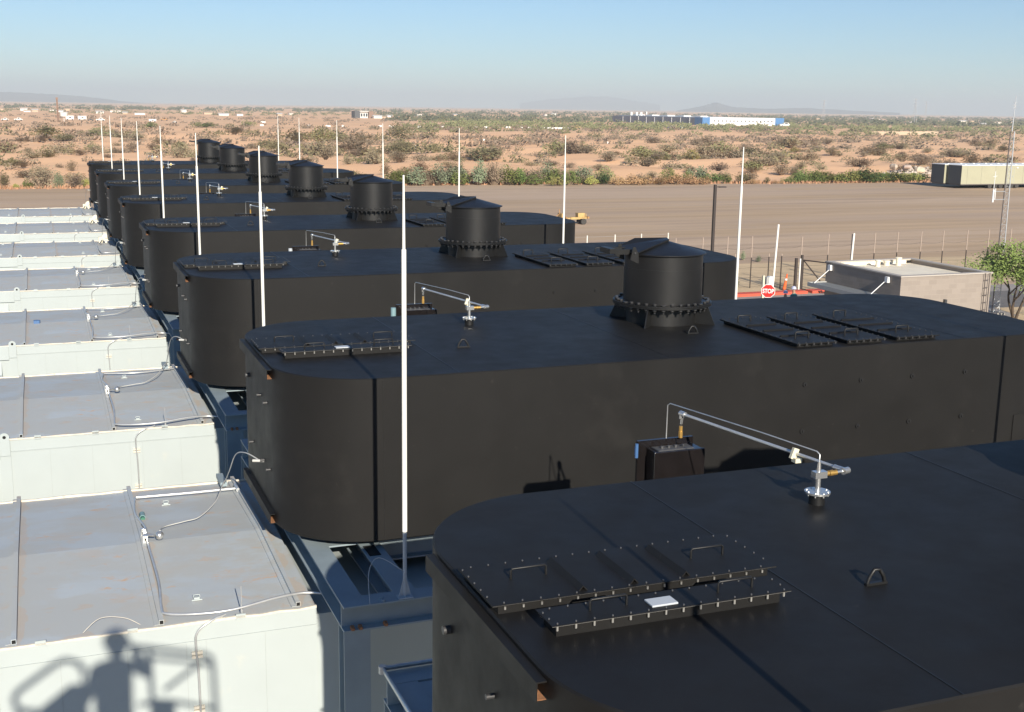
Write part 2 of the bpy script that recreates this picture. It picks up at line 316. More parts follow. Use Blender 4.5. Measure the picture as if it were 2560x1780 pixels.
def make_silencer(detail, label):
    T = thing('exhaust_silencer', label, 'exhaust silencer', ((PX0+PX1)/2, 6.35, PZ0), 'black exhaust silencers in a row')
    o = body_mb().build('body', M['black'], T); shade_auto(o)
    # weld seams
    for x in (4.26, 6.95, 11.35):
        b = MB(); b.box(x-0.005, x+0.005, PY0+0.01, PY1-0.01, PZ1, PZ1+0.003); b.build('weld_seam', M['black2'], T)
    b = MB(); b.box(PX0+PR-0.004, PX0+PR+0.004, PY0-0.003, PY0+0.001, PZ0+0.02, PZ1-0.02); b.build('side_seam', M['black2'], T)
    b = MB(); b.box(12.28, 12.9, PY0-0.0035, PY0+0.001, 5.3, 5.97); b.build('access_panel', M['black'], T, bevel=0.002)
    # end channels, rusty inside
    for z0, z1, y0, y1 in ((6.945, 7.06, 5.37, 7.32), (5.235, 5.35, 5.38, 7.32)):
        b = MB(); t = 0.008; x0, x1 = 2.268, 2.328
        b.box(x0, x0+t, y0, y1, z0, z1); b.box(x0+t, x1, y0, y1, z1-t, z1); b.cur = 0; b.box(x0+t, x1, y0, y1, z0, z0+t)
        b.cur = 1; b.box(x0+t+0.001, x0+t+0.003, y0+0.003, y1, z0+t, (z0+z1)/2); b.box(x0+t+0.003, x1, y0+0.003, y1, z0+t, z0+t+0.002)
        b.build('end_channel', [M['black'], M['rust']], T)
    for y, z, r in ((6.98, 6.66, 0.030), (6.16, 6.59, 0.018), (5.74, 6.59, 0.018), (6.83, 5.83, 0.018), (6.05, 5.81, 0.020), (5.64, 5.81, 0.018)):
        b = MB(); b.cyl((PX0-0.05, y, z), (PX0+0.005, y, z), r, n=8); b.build('end_plug', M['nut'], T)
    for x in (8.84, 9.69, 10.50, 11.36):
        for z in (6.64, 6.03):
            b = MB(); b.cyl((x, PY0-0.018, z), (x, PY0+0.002, z), 0.032, n=10); b.cyl((x+0.006, PY0-0.035, z+0.004), (x+0.006, PY0-0.017, z+0.004), 0.018, n=6); b.build('wall_plug', M['dark'], T)
    # big end hatch
    zc = 7.09
    H = thing('end_hatch', None, None, (0, 0, 0)); H.parent = T; H.location = (0, 0, 0)
    b = MB(); b.box(2.36, 4.20, 6.185, 6.79, zc, zc+0.050); b.box(2.32, 4.26, 6.172, 6.80, zc+0.050, zc+0.054); b.cur = 1; b.box(2.322, 4.255, 6.174, 6.80, zc+0.0545, zc+0.0565); b.cur = 0; b.box(2.32, 4.26, 6.17, 6.805, zc+0.057, zc+0.060)
    Hm = b.build('end_hatch', [M['black'], M['boltd']], T); bpy.data.objects.remove(H)
    zt = zc+0.060
    for x in (2.92, 3.265, 3.625):
        b = MB(); vrib(b, (x, 6.215, zt), (x, 6.72, zt)); b.build('stiffening_rib', M['black'], Hm)
    handle(2.69, 6.53, zt, 0.235, 'x', Hm, 0.065); handle(3.92, 6.47, zt, 0.235, 'x', Hm, 0.065)
    pts = [(2.40+i*0.117, 6.195, zt) for i in range(16)] + [(2.40+i*0.117, 6.785, zt) for i in range(16)] + [(2.335, 6.195+i*0.112, zt) for i in range(1, 6)] + [(4.245, 6.195+i*0.112, zt) for i in range(1, 6)]
    bolts(Hm, pts, detail, M['nut2'], 0.0055, 0.008)
    # lower hatch in front of it
    b = MB(); b.box(2.56, 4.03, 5.79, 5.97, zc, zc+0.074); b.cur = 1; b.box(2.522, 4.088, 5.757, 6.0, zc+0.0745, zc+0.0765); b.cur = 0; b.box(2.52, 4.09, 5.755, 6.005, zc+0.077, zc+0.082)
    Hb = b.build('narrow_hatch', [M['black'], M['boltd']], T); zb = zc+0.082
    handle(2.93, 5.89, zb, 0.235, 'x', Hb, 0.065); handle(3.77, 5.88, zb, 0.235, 'x', Hb, 0.065)
    b = MB(); b.box(3.17, 3.34, 5.80, 5.905, zb, zb+0.012); b.build('label_plate', M['label'], Hb, bevel=0.003)
    pts = [(2.56+i*0.1145, 5.775, zb) for i in range(14)] + [(2.54, 5.85, zb), (2.54, 5.94, zb), (4.07, 5.85, zb), (4.07, 5.94, zb)] + [(2.60+i*0.1145, 5.985, zb) for i in range(13)]
    bolts(Hb, pts, detail, M['nut2'], 0.0055, 0.008)
    bolts(Hb, [(2.56+i*0.1145, 5.775, zb-0.040) for i in range(14)], detail, M['bolt'] if detail else M['boltd'], 0.0075, 0.028, 'nut')
    bolts(Hm, [(2.40+i*0.117, 6.176, zt-0.032) for i in range(16)], detail, M['bolt'] if detail else M['boltd'], 0.007, 0.018, 'nut')
    # three roof hatches near the stack
    for x0, x1 in ((8.76, 9.36), (9.52, 10.12), (10.29, 10.98)):
        b = MB(); b.box(x0+0.03, x1-0.03, 4.60, 6.36, zc, zc+0.04); b.box(x0, x1, 4.55, 6.42, zc+0.04, zc+0.048); b.box(x0-0.004, x1+0.004, 4.546, 6.424, zc+0.049, zc+0.056)
        Hr = b.build('roof_hatch', M['black'], T); z2 = zc+0.056
        for y in (5.02, 5.42, 5.82):
            b = MB(); vrib(b, (x0+0.06, y, z2), (x1-0.08, y, z2), 0.045, 0.020); b.build('stiffening_rib', M['black'], Hr)
        handle((x0+x1)/2-0.02, 4.86, z2, 0.2, 'x', Hr, 0.085, 0.011); handle((x0+x1)/2-0.07, 6.16, z2, 0.2, 'x', Hr, 0.085, 0.011)
        pts = [(x0+0.03+i*0.108, 4.56, z2) for i in range(6)] + [(x0+0.03+i*0.108, 6.40, z2) for i in range(6)] + [(x0+0.01, 4.7+i*0.115, z2) for i in range(15)] + [(x1-0.01, 4.7+i*0.115, z2) for i in range(15)]
        b = MB()
        for p in pts: b.cyl(p, (p[0], p[1], p[2]+0.012), 0.008, n=5)
        for i in range(6): b.box(x0+0.022+i*0.108, x0+0.040+i*0.108, 4.540, 4.546, zc+0.028, zc+0.052)
        o = b.build('bolt_row', M['nut'], Hr); o['kind'] = 'stuff'
    # lifting eyes
    for x, y in ((4.77, 5.83), (7.99, 5.82)):
        b = MB(); b.tube([(x-0.07, y, zc), (x-0.055, y, zc+0.05), (x-0.02, y, zc+0.10), (x+0.02, y, zc+0.10), (x+0.055, y, zc+0.05), (x+0.07, y, zc)], 0.014, 6); b.box(x-0.08, x+0.08, y-0.014, y+0.014, zc, zc+0.016)
        b.build('lifting_eye', M['black2'], T)
    # stack
    b = MB(); b.cyl((SX, SY, 7.385), (SX, SY, 8.045), 0.543, n=64); b.cyl((SX, SY, 7.385), (SX, SY, 7.86), 0.548, n=64)
    S = b.build('exhaust_stack', M['black2'], T)
    b = MB(); b.cyl((SX, SY, zc), (SX, SY, 7.345), 0.50, n=48); b.build('stack_stub', M['black2'], S)
    b = MB(); b.cyl((SX, SY, 7.345), (SX, SY, 7.364), 0.692, n=64); b.cyl((SX, SY, 7.367), (SX, SY, 7.386), 0.688, n=64); b.build('flange', M['black2'], S)
    for a in (45, 135, 225, 315):
        c_, s_ = math.cos(R(a)), math.sin(R(a)); t = 0.009
        prof = [(0.49, 7.345), (0.66, 7.345), (0.77, zc), (0.49, zc)]
        A = [(SX+c_*r_-s_*t, SY+s_*r_+c_*t, z) for r_, z in prof]; B = [(SX+c_*r_+s_*t, SY+s_*r_-c_*t, z) for r_, z in prof]
        b = MB(); b.add(A+B, [(0, 1, 2, 3), (7, 6, 5, 4), (0, 4, 5, 1), (1, 5, 6, 2), (2, 6, 7, 3), (3, 7, 4, 0)]); b.build('gusset', M['black2'], S)
    nb = 34; full = MB()
    for i in range(nb):
        a = 2*math.pi*i/nb; x = SX+0.640*math.cos(a); y = SY+0.640*math.sin(a)
        b = MB() if detail else full
        zt_ = 7.418 if i % 5 != 3 else 7.402; rt_ = 0.027 if i % 5 != 3 else 0.036
        b.tube([(x, y, 7.285), (x, y, 7.314), (x, y, 7.315), (x, y, 7.344), (x, y, 7.345), (x, y, 7.387), (x, y, 7.388), (x, y, zt_)], [0.014, 0.014, 0.029, 0.029, 0.012, 0.012, rt_, rt_], 6)
        if detail: b.build('flange_bolt', M['nut'], S)
    if not detail: o = full.build('flange_bolt_row', M['nut'], S); o['kind'] = 'stuff'
    # hinged conical rain cap with counterweight lever
    b = MB(); n = 64; r0 = 0.585; za = 8.056
    V = [(SX+r0*math.cos(2*math.pi*i/n), SY+r0*math.sin(2*math.pi*i/n), za) for i in range(n)]; V2 = [(p[0], p[1], za+0.012) for p in V]
    b.add(V+V2, [(i, (i+1)%n, n+(i+1)%n, n+i) for i in range(n)]); b.add(V, [tuple(reversed(range(n)))])
    b.add(V2+[(SX, SY, za+0.172)], [(i, (i+1)%n, n) for i in range(n)], True)
    Cp = b.build('rain_cap', M['black2'], S)
    b = MB()                                 # raised lever plate from the apex to the hinge side
    top = [(SX+0.04, SY-0.06, 8.238), (SX+0.12, SY+0.16, 8.240), (SX-0.32, SY+0.28, 8.232), (SX-0.66, SY+0.14, 8.138), (SX-0.60, SY-0.30, 8.086)]
    bot = [(p[0], p[1], p[2]-0.018) for p in top]; k = len(top)
    b.add(top+bot, [tuple(reversed(range(k))), tuple(range(k, 2*k))]+[(i, (i+1)%k, k+(i+1)%k, k+i) for i in range(k)])
    b.build('lever_plate', M['black2'], Cp)
    b = MB(); b.box(SX-0.88, SX-0.58, SY-0.24, SY-0.225, 8.07, 8.14); b.box(SX-0.88, SX-0.60, SY+0.02, SY+0.035, 8.07, 8.14); b.build('lever_arm', M['black2'], Cp)
    b = MB(); b.box(SX-0.96, SX-0.875, SY-0.26, SY+0.06, 8.085, 8.155); b.build('counterweight', M['black2'], Cp, bevel=0.004)
    for y in (SY-0.34, SY+0.10):
        b = MB(); b.prism([(SX-0.655, 8.18), (SX-0.62, 8.18), (SX-0.57, 8.08), (SX-0.565, 7.955), (SX-0.60, 7.965), (SX-0.69, 8.01)], y, y+0.012, 'y'); b.build('hinge_plate', M['black2'], S)
    b = MB(); b.cyl((SX-0.63, SY-0.36, 8.10), (SX-0.63, SY+0.15, 8.10), 0.014, n=8); b.build('hinge_pin', M['nut'], S)
    return T
def sl(k): return {0: 'nearest black exhaust silencer, with its bolted end hatches filling the bottom right corner',
                   1: 'second nearest black silencer, complete stack in view, tall white rod before its rounded left end',
                   7: 'farthest black exhaust silencer, last in the row before the desert'}.get(k, ORD[k]+' black exhaust silencer of the row counted from the camera')
sil0 = make_silencer(True, sl(0)); sil2 = make_silencer(False, sl(2)); sil2.location.y += 16
c = copy_tree(sil0, None, (0, 8, 0)); c['label'] = sl(1)
for k in range(3, 8):
    c = copy_tree(sil2, None, (0, 8*(k-2)+DY[k], 0)); c['label'] = sl(k)

# ------------------------------------------------------------------ support frames
def make_frame():
    T = thing('support_frame', 'x', 'steel frame', (7.7, 6.3, 0), 'grey steel frames under the silencers')
    z0, z1 = 4.85, 5.12; x0, x1, y0, y1 = 2.57, 12.75, 3.02, 9.55
    def beam(ax, *a): b = MB(); b.ibeam(*a, ax); b.build('beam', M['frame'], T)
    beam('x', x0, x1, y0, y0+0.25, z0, z1); beam('x', x0, x1, y1-0.25, y1, z0, z1)
    beam('y', x0, x0+0.24, y0+0.252, y1-0.252, z0+0.002, z1-0.002)
    for x in (3.14, 5.4, 7.9, 10.4, 12.5): beam('y', x, x+0.24, y0+0.252, y1-0.252, z0+0.002, z1-0.002)
    for y in (4.75, 7.7): beam('x', 3.385, 12.49, y, y+0.2, z0+0.01, z1-0.01)
    b = MB(); b.box(2.815, 3.135, 4.78, 5.1, z1-0.03, z1-0.012); b.build('cover_plate', M['frame'], T); b = MB(); b.box(2.815, 3.135, 7.6, 9.29, z1-0.03, z1-0.012); b.build('cover_plate', M['frame'], T)
    b = MB(); b.box(3.17, 3.30, 4.30, 4.62, z1-0.001, z1+0.003); b.build('plate_opening', M['dark'], T)
    for x in (x0, 7.7, 12.45):
        for y in (y0+0.01, y1-0.26):
            b = MB(); b.ibeam(x+0.0, x+0.27, y, y+0.24, 0.02, z0, 'z'); b.build('column', M['frame'], T)
            b = MB(); b.box(x-0.06, x+0.33, y-0.06, y+0.3, 0, 0.02); b.build('base_plate', M['frame'], T)
    for x in (3.4, 7.9, 12.2):
        for y in (5.0, 7.6):
            b = MB(); b.box(x, x+0.22, y, y+0.22, z1, PZ0); b.build('saddle', M['frame'], T)
    for x in (2.66, 2.74, 3.0):
        b = MB(); b.cyl((x-0.0, y0-0.0, z0+0.018), (x, y0+0.0, z0+0.045), 0.02, n=6); b.cyl((x, y0+0.04, z0+0.018), (x, y0+0.04, z0+0.05), 0.022, n=6); b.build('bolt', M['rust'], T)
    for y in (0.03, 0.10):
        b = MB(); b.cyl((2.98, y0+y, z1), (2.98, y0+y, z1+0.02), 0.022, n=6); b.build('bolt', M['frame'], T)
    return T
fr = make_frame(); fr['label'] = 'nearest grey steel frame, only its far corner showing below the front silencer'
for k in range(1, 8):
    c = copy_tree(fr, None, (0, 8*k+DY[k], 0)); c['label'] = 'grey bolted steel frame carrying the %s silencer' % rank(k)
# conduit strapped to the near frame's far corner
b = MB(); b.tube([(2.56, 8.3, 5.165), (2.56, 9.53, 5.165), (4.2, 9.53, 5.165)], 0.022, 8); b.cyl((2.56, 9.53, 5.12), (2.56, 9.53, 5.19), 0.035, n=10)
tag(b.build('conduit', M['galv']), 'grey conduit running round the corner of the nearest steel frame', 'conduit')

# ------------------------------------------------------------------ lightning rods
def make_rod(x, y, zb, grey=0.70, z1=8.655, z2=9.36):
    T = thing('lightning_rod', 'x', 'lightning rod', (x, y, zb), 'white lightning rods on the steel frames')
    b = MB(); b.cyl((x, y, zb), (x, y, zb+grey), 0.020, n=12); b.build('lower_tube', M['rodg'], T)
    b = MB(); b.cyl((x, y, zb+grey), (x, y, z1), 0.0255, 0.0235, n=12); b.build('middle_tube', M['rodw'], T)
    b = MB(); b.cyl((x, y, z1), (x, y, z2), 0.0155, 0.0095, n=10); b.build('upper_rod', M['rodw'], T)
    b = MB(); b.box(x-0.075, x+0.075, y-0.055, y+0.055, zb-0.0, zb+0.012)
    for a in (0, 90): b.box(x-0.06, x+0.06, y-0.005, y+0.005, zb+0.012, zb+0.02, (R(a), 'Z'))
    b.build('base_plate', M['rodg'], T)
    for s_ in (-1, 1):
        b = MB(); b.prism([(x+s_*0.018, zb+0.012), (x+s_*0.065, zb+0.012), (x+s_*0.018, zb+0.20)], y-0.004, y+0.004, 'y'); b.build('gusset', M['rodg'], T)
    return T
rodl = make_rod(3.215, 11.08, 5.122)
rodr = make_rod(11.93, 11.12, 5.122)
RXL = {0: 0, 1: 0, 2: 0, 3: 0, 4: 0, 5: 0, 6: 0, 7: 0.0}
for k in range(8):
    dy = [0, 0, 0, -0.03, 0.23, 0.09, 0.05, -0.23][k]
    if k == 0: c = rodl
    else: c = copy_tree(rodl, None, (RXL[k], 8*k+dy, 0))
    c['label'] = {0: 'nearest and tallest looking white lightning rod, crossing the second silencer from bottom to top',
                  7: 'farthest left lightning rod at the left end of the last silencer'}.get(k, 'white lightning rod at the left end in front of the %s silencer' % rank(min(k+1, 7)))
    if k == 0: rodr['label'] = 'right end lightning rod in front of the second nearest silencer'; continue
    c = copy_tree(rodr, None, ({4: -0.13, 7: 0.40}.get(k, 0), 8*k+dy, 0))
    c['label'] = {1: 'tallest right end lightning rod, just right of the nearest full stack',
                  7: 'farthest lightning rod of the right hand row'}.get(k, 'white lightning rod at the right end before the %s silencer' % rank(min(k+1, 7)))
c = copy_tree(rodl, None, (0.10, -8.16, 0)); c['label'] = 'lightning rod just outside the view, casting the diagonal shadow over the nearest hatches'
b = MB(); b.tube(smooth_path([(2.83, 11.0, 5.13), (2.90, 11.3, 5.35), (3.02, 11.35, 5.47), (3.20, 11.10, 5.40)]), 0.004, 5)
tag(b.build('earthing_wire', M['cable']), 'thin wire looping from the nearest lightning rod down to the frame', 'wire')

# ------------------------------------------------------------------ sampling pipes and cabinets on silencers
def make_probe():
    T = thing('sampling_probe', 'x', 'sampling pipe', (5.36, 7.3, 7.09), 'steel sampling pipes on the silencers')
    b = MB(); b.cyl((5.36, 7.3, 7.09), (5.36, 7.3, 7.175), 0.06, n=16); b.build('stub', M['black2'], T)
    b = MB(); b.cyl((5.36, 7.3, 7.175), (5.36, 7.3, 7.190), 0.098, n=24)
    for i in range(8): a = R(45*i); b.cyl((5.36+0.08*math.cos(a), 7.3+0.08*math.sin(a), 7.158), (5.36+0.08*math.cos(a), 7.3+0.08*math.sin(a), 7.196), 0.0065, n=6)
    b.build('flange', M['chrome'], T)
    b = MB(); b.cyl((5.36, 7.3, 7.19), (5.36, 7.3, 7.30), 0.021, n=12); b.box(5.315, 5.42, 7.27, 7.33, 7.295, 7.345); b.cyl((5.36, 7.3, 7.345), (5.36, 7.3, 7.42), 0.018, 0.012, n=10); b.build('stem', M['chrome'], T)
    b = MB()
    for i, x in enumerate((5.42, 5.455, 5.49)): b.cyl((x, 7.3, 7.32), (x+0.032, 7.3, 7.322), 0.024 if i % 2 else 0.021, n=8)
    b.build('brass_fitting', M['brass'], T)
    b = MB(); b.cyl((5.52, 7.3, 7.322), (5.60, 7.3, 7.325), 0.012, n=10); b.cyl((5.575, 7.29, 7.325), (5.635, 7.31, 7.325), 0.026, n=10); b.cyl((5.605, 7.30, 7.325), (5.58, 7.41, 7.325), 0.022, n=10); b.build('elbow', M['chrome'], T)
    b = MB(); b.cyl((5.60, 7.33, 7.325), (5.345, 9.38, 7.285), 0.0135, n=10); b.build('pipe', M['galv'], T)
    b = MB(); b.cyl((5.345, 9.36, 7.285), (5.345, 9.38, 7.19), 0.013, n=10); b.cyl((5.355, 9.33, 7.285), (5.345, 9.40, 7.285), 0.026, n=10); b.cyl((5.345, 9.38, 7.30), (5.345, 9.38, 7.24), 0.022, n=8); b.build('elbow', M['chrome'], T)
    b = MB(); b.cyl((5.345, 9.38, 7.17), (5.345, 9.38, 7.12), 0.017, n=6); b.cyl((5.345, 9.38, 7.12), (5.345, 9.38, 7.06), 0.020, n=6); b.build('brass_fitting', M['brass'], T)
    b = MB(); b.tube([(5.36, 7.3, 7.42), (5.36, 7.3, 7.475), (5.355, 7.33, 7.492), (5.30, 8.0, 7.47), (5.235, 9.40, 7.385), (5.232, 9.44, 7.36), (5.23, 9.44, 7.05)], 0.0055, 6); b.build('thin_tube', M['galv'], T)
    b = MB(); b.box(5.495, 5.545, 7.84, 7.87, 7.27, 7.36, (R(20), 'Y')); b.box(5.50, 5.56, 7.80, 7.86, 7.25, 7.285); b.build('clamp', M['cream'], T)
    return T
def make_cab():
    T = thing('control_cabinet', 'x', 'cabinet', (5.22, 9.42, 5.12), 'black control cabinets standing behind the silencers')
    b = MB(); b.box(4.93, 5.50, 9.42, 9.45, 6.15, 7.05); b.build('back_plate', M['gloss'], T)
    b = MB(); b.box(5.02, 5.50, 9.24, 9.42, 6.20, 6.985); b.build('box', M['gloss'], T, bevel=0.006)
    b = MB(); b.box(5.00, 5.515, 9.218, 9.238, 6.18, 6.99); b.build('door', M['gloss'], T, bevel=0.006)
    b = MB(); b.box(5.06, 5.42, 9.26, 9.40, 6.985, 6.992)
    for x in (5.13, 5.20, 5.27, 5.34): b.cyl((x, 9.33, 6.992), (x, 9.33, 7.012), 0.014, n=8)
    b.build('gland_plate', M['nut2'], T)
    for x in (4.98, 5.44):
        b = MB(); b.box(x, x+0.04, 9.45, 9.49, 5.12, 7.0); b.build('post', M['frame'], T)
    return T
pr = make_probe(); cb = make_cab()
for k in range(8):
    p_ = pr if k == 0 else copy_tree(pr, None, (0, 8*k+DY[k], 0)); c_ = cb if k == 0 else copy_tree(cb, None, (0, 8*k+DY[k], 0))
    p_['label'] = 'bright sampling pipe with brass fitting and thin tube on the %s silencer' % rank(k)
    c_['label'] = 'glossy black cabinet between the %s silencer and the one behind it' % rank(k)
for k, mm, nm in ((0, 'blue', 'blue'), (1, 'teal', 'pale teal'), (2, 'label', 'pale grey')):
    x = 4.885; y = 9.42+8*k; b = MB(); zz = 6.90 if k == 0 else 6.88
    b.cyl((x+(0.03 if k == 0 else 0), y-0.01, zz), (x+(0.03 if k == 0 else 0), y-0.01, zz+0.13), 0.016 if k == 0 else 0.040, n=12); b.box(x+0.02, x+0.045, y, y+0.015, zz+0.02, zz+0.10)
    tag(b.build('fitting', M[mm]), '%s fitting clipped to the left edge of the %s black cabinet' % (nm, rank(k)), 'fitting')
# ------------------------------------------------------------------ pale generator enclosures (coordinates of the front one, at y 12.0..16.7)
EX0, EX1, EY0, EY1, EZ = -9.5, 12.3, 12.0, 16.7, 4.75
def make_enclosure(shift, label):
    T = thing('generator_enclosure', label, 'generator enclosure', ((EX0+EX1)/2, (EY0+EY1)/2, 0), 'pale green-grey generator enclosures left of the silencers')
    xe = 2.50; ym = (EY0+EY1)/2; rz = 0.085
    b = MB(); b.box(EX0, xe, EY0, EY1, 0.1, EZ-0.205); b.box(xe, EX1, EY0+0.02, EY1-0.02, 0.1, EZ-0.1); b.build('wall', M['white'], T)
    b = MB(); b.box(-0.66, xe, EY0-0.003, EY0+0.01, EZ-0.20, EZ-0.004); b.box(EX0, -0.82, EY0-0.05, EY0+0.01, EZ-0.30, EZ-0.004); b.box(-0.82, -0.66, EY0-0.022, EY0+0.01, 0.1, EZ-0.02); b.box(xe-0.03, xe, EY0, EY1, EZ-0.2, EZ-0.01); b.box(EX0, xe-0.04, EY1-0.03, EY1, EZ-0.205, EZ-0.01); b.build('top_band', M['white'], T)
    b = MB(); b.prism([(EY0, EZ-0.01), (ym, EZ+rz), (EY1, EZ-0.01), (EY1-0.04, EZ-0.2), (EY0+0.04, EZ-0.2)], EX0, xe, 'x'); b.build('roof', M['roof2' if shift else 'roof'], T)
    # drip flashing along both eaves, a little wavy
    rnd = random.Random(5)
    for y, s_ in ((EY0-0.014, 1), (EY1+0.0, -1)):
        xs = [EX0+(xe-EX0)*i/60 for i in range(61)]; z = [EZ-0.012+rnd.uniform(-0.004, 0.006) for _ in xs]; t = [0.022+rnd.uniform(-0.006, 0.008) for _ in xs]
        V = []; F = []
        for i, x in enumerate(xs): V += [(x, y-0.008, z[i]), (x, y+0.02, z[i]), (x, y+0.02, z[i]+t[i]), (x, y-0.008, z[i]+t[i])]
        for i in range(60):
            for q in range(4): F.append((i*4+q, i*4+(q+1) % 4, i*4+4+(q+1) % 4, i*4+4+q))
        b = MB(); b.add(V, F); b.add(V[:4], [(3, 2, 1, 0)]); b.add(V[-4:], [(0, 1, 2, 3)]); b.build('flashing', M['flash'], T)
    # roof ribs: square tube over the standing joint
    for x in (-3.3+shift, -1.87+shift, -0.47+shift, 0.935+shift, 2.345+shift):
        if x > xe-0.1: continue
        for ya, yb in ((EY0+0.07, ym), (ym, EY1+0.10)):
            za = EZ-0.01+(rz+0.01)*(ya-EY0)/(ym-EY0) if ya < ym-0.01 else EZ+rz
            zb_ = EZ+rz if yb < ym+0.01 else EZ-0.01
            b = MB(); A = [(x-0.10, ya, za+0.002), (x, ya, za+0.002), (x, ya, za+0.052), (x-0.05, ya, za+0.052), (x-0.05, ya, za+0.014), (x-0.10, ya, za+0.014)]
            B = [(p[0], yb, p[2]-za+zb_) for p in A]; b.add(A+B, [(i, (i+1)%6, 6+(i+1)%6, 6+i) for i in range(6)]); b.add(A, [(5, 4, 3, 2, 1, 0)]); b.add(B, [(0, 1, 2, 3, 4, 5)])
            if ya < ym-0.01:
                b.cur = 1; b.box(x-0.044, x-0.006, ya-0.004, ya-0.001, za+0.008, za+0.046); b.cur = 0; b.box(x-0.10, x-0.05, ya-0.03, ya, za+0.014, za+0.02)
            b.build('roof_rib', [M['roof'], M['dark']], T)
    b = MB()
    for x in (-0.08, 0.56, 1.14, 1.34, 1.95): b.box(x-0.002, x+0.002, EY0-0.003, EY0+0.001, 0.2, EZ-0.213)
    b.build('panel_seam', M['seam'], T); b = MB(); b.box(-0.655, xe, EY0-0.009, EY0+0.001, EZ-0.212, EZ-0.202); b.build('drip_lip', M['white'], T)
    # lifting lug
    b = MB(); P = [(-0.815, EZ-0.26), (-0.665, EZ-0.26)]+[(-0.74+0.075*math.cos(R(a)), EZ+0.04+0.075*math.sin(R(a))) for a in range(0, 181, 15)]
    b.prism(P, EY0-0.045, EY0-0.024, 'y'); b.cur = 1; b.cyl((-0.74, EY0-0.047, EZ+0.045), (-0.74, EY0-0.0455, EZ+0.045), 0.026, n=14); b.build('lifting_lug', [M['white'], M['dark']], T)
    # protruding louvre hood left of the lug
    b = MB(); b.prism([(EY0-0.004, EZ-0.34), (EY0-0.42, EZ-0.98), (EY0-0.42, EZ-1.30), (EY0-0.004, EZ-1.30)], EX0, -0.98, 'x'); b.build('louvre_hood', M['white'], T)
    b = MB(); b.tube([(-1.06, EY0-0.2, EZ-0.62), (-1.0, EY0-0.23, EZ-0.60), (-0.98, EY0-0.27, EZ-0.66)], 0.012, 6); b.build('hood_hook', M['frame'], T)
    for x in (-1.15, -2.6):
        b = MB(); b.box(x, x+0.08, EY0-0.40, EY0-0.32, 0.1, EZ-1.31); b.box(x, x+0.08, EY0-0.32, EY0-0.01, EZ-1.95, EZ-1.88); b.build('hood_bracket', M['frame'], T)
    # clips, roof pads
    for x, y in ((1.32, EY0+3.85), (1.32, EY0+0.55), (-1.35, EY0+3.9), (-1.35, EY0+0.62), (-3.0, EY0+2.2)):
        zz = EZ+rz*(1-abs(y-ym)/(EY1-ym)); b = MB(); b.box(x-0.055, x+0.055, y-0.03, y-0.018, zz+0.0, zz+0.012); b.box(x-0.03, x+0.03, y-0.018, y+0.03, zz, zz+0.03); b.tube([(x-0.035, y, zz+0.03), (x-0.03, y, zz+0.055), (x+0.03, y, zz+0.055), (x+0.035, y, zz+0.03)], 0.006, 5); b.build('lift_pad', M['white'], T)
    for x in (-0.25, 0.62, 1.7):
        b = MB(); b.box(x-0.05, x+0.05, EY0-0.022, EY0-0.001, EZ-0.03, EZ+0.035); b.build('eave_clip', M['white'], T)
    # wall conduit with clamps
    b = MB(); b.tube(smooth_path([(1.55, EY0+0.03, EZ+0.03), (1.38, EY0-0.03, EZ+0.0), (1.25, EY0-0.04, EZ-0.10), (1.235, EY0-0.03, EZ-0.30), (1.255, EY0-0.028, 3.8), (1.25, EY0-0.028, 0.4)]), 0.013, 6); b.build('wall_conduit', M['galv'], T)
    for z in (4.40, 3.79, 3.1):
        b = MB(); b.box(1.19, 1.30, EY0-0.03, EY0-0.0, z-0.035, z-0.008); b.box(1.19, 1.30, EY0-0.03, EY0-0.0, z+0.008, z+0.035); b.build('conduit_clamp', M['flash'], T)
    return T
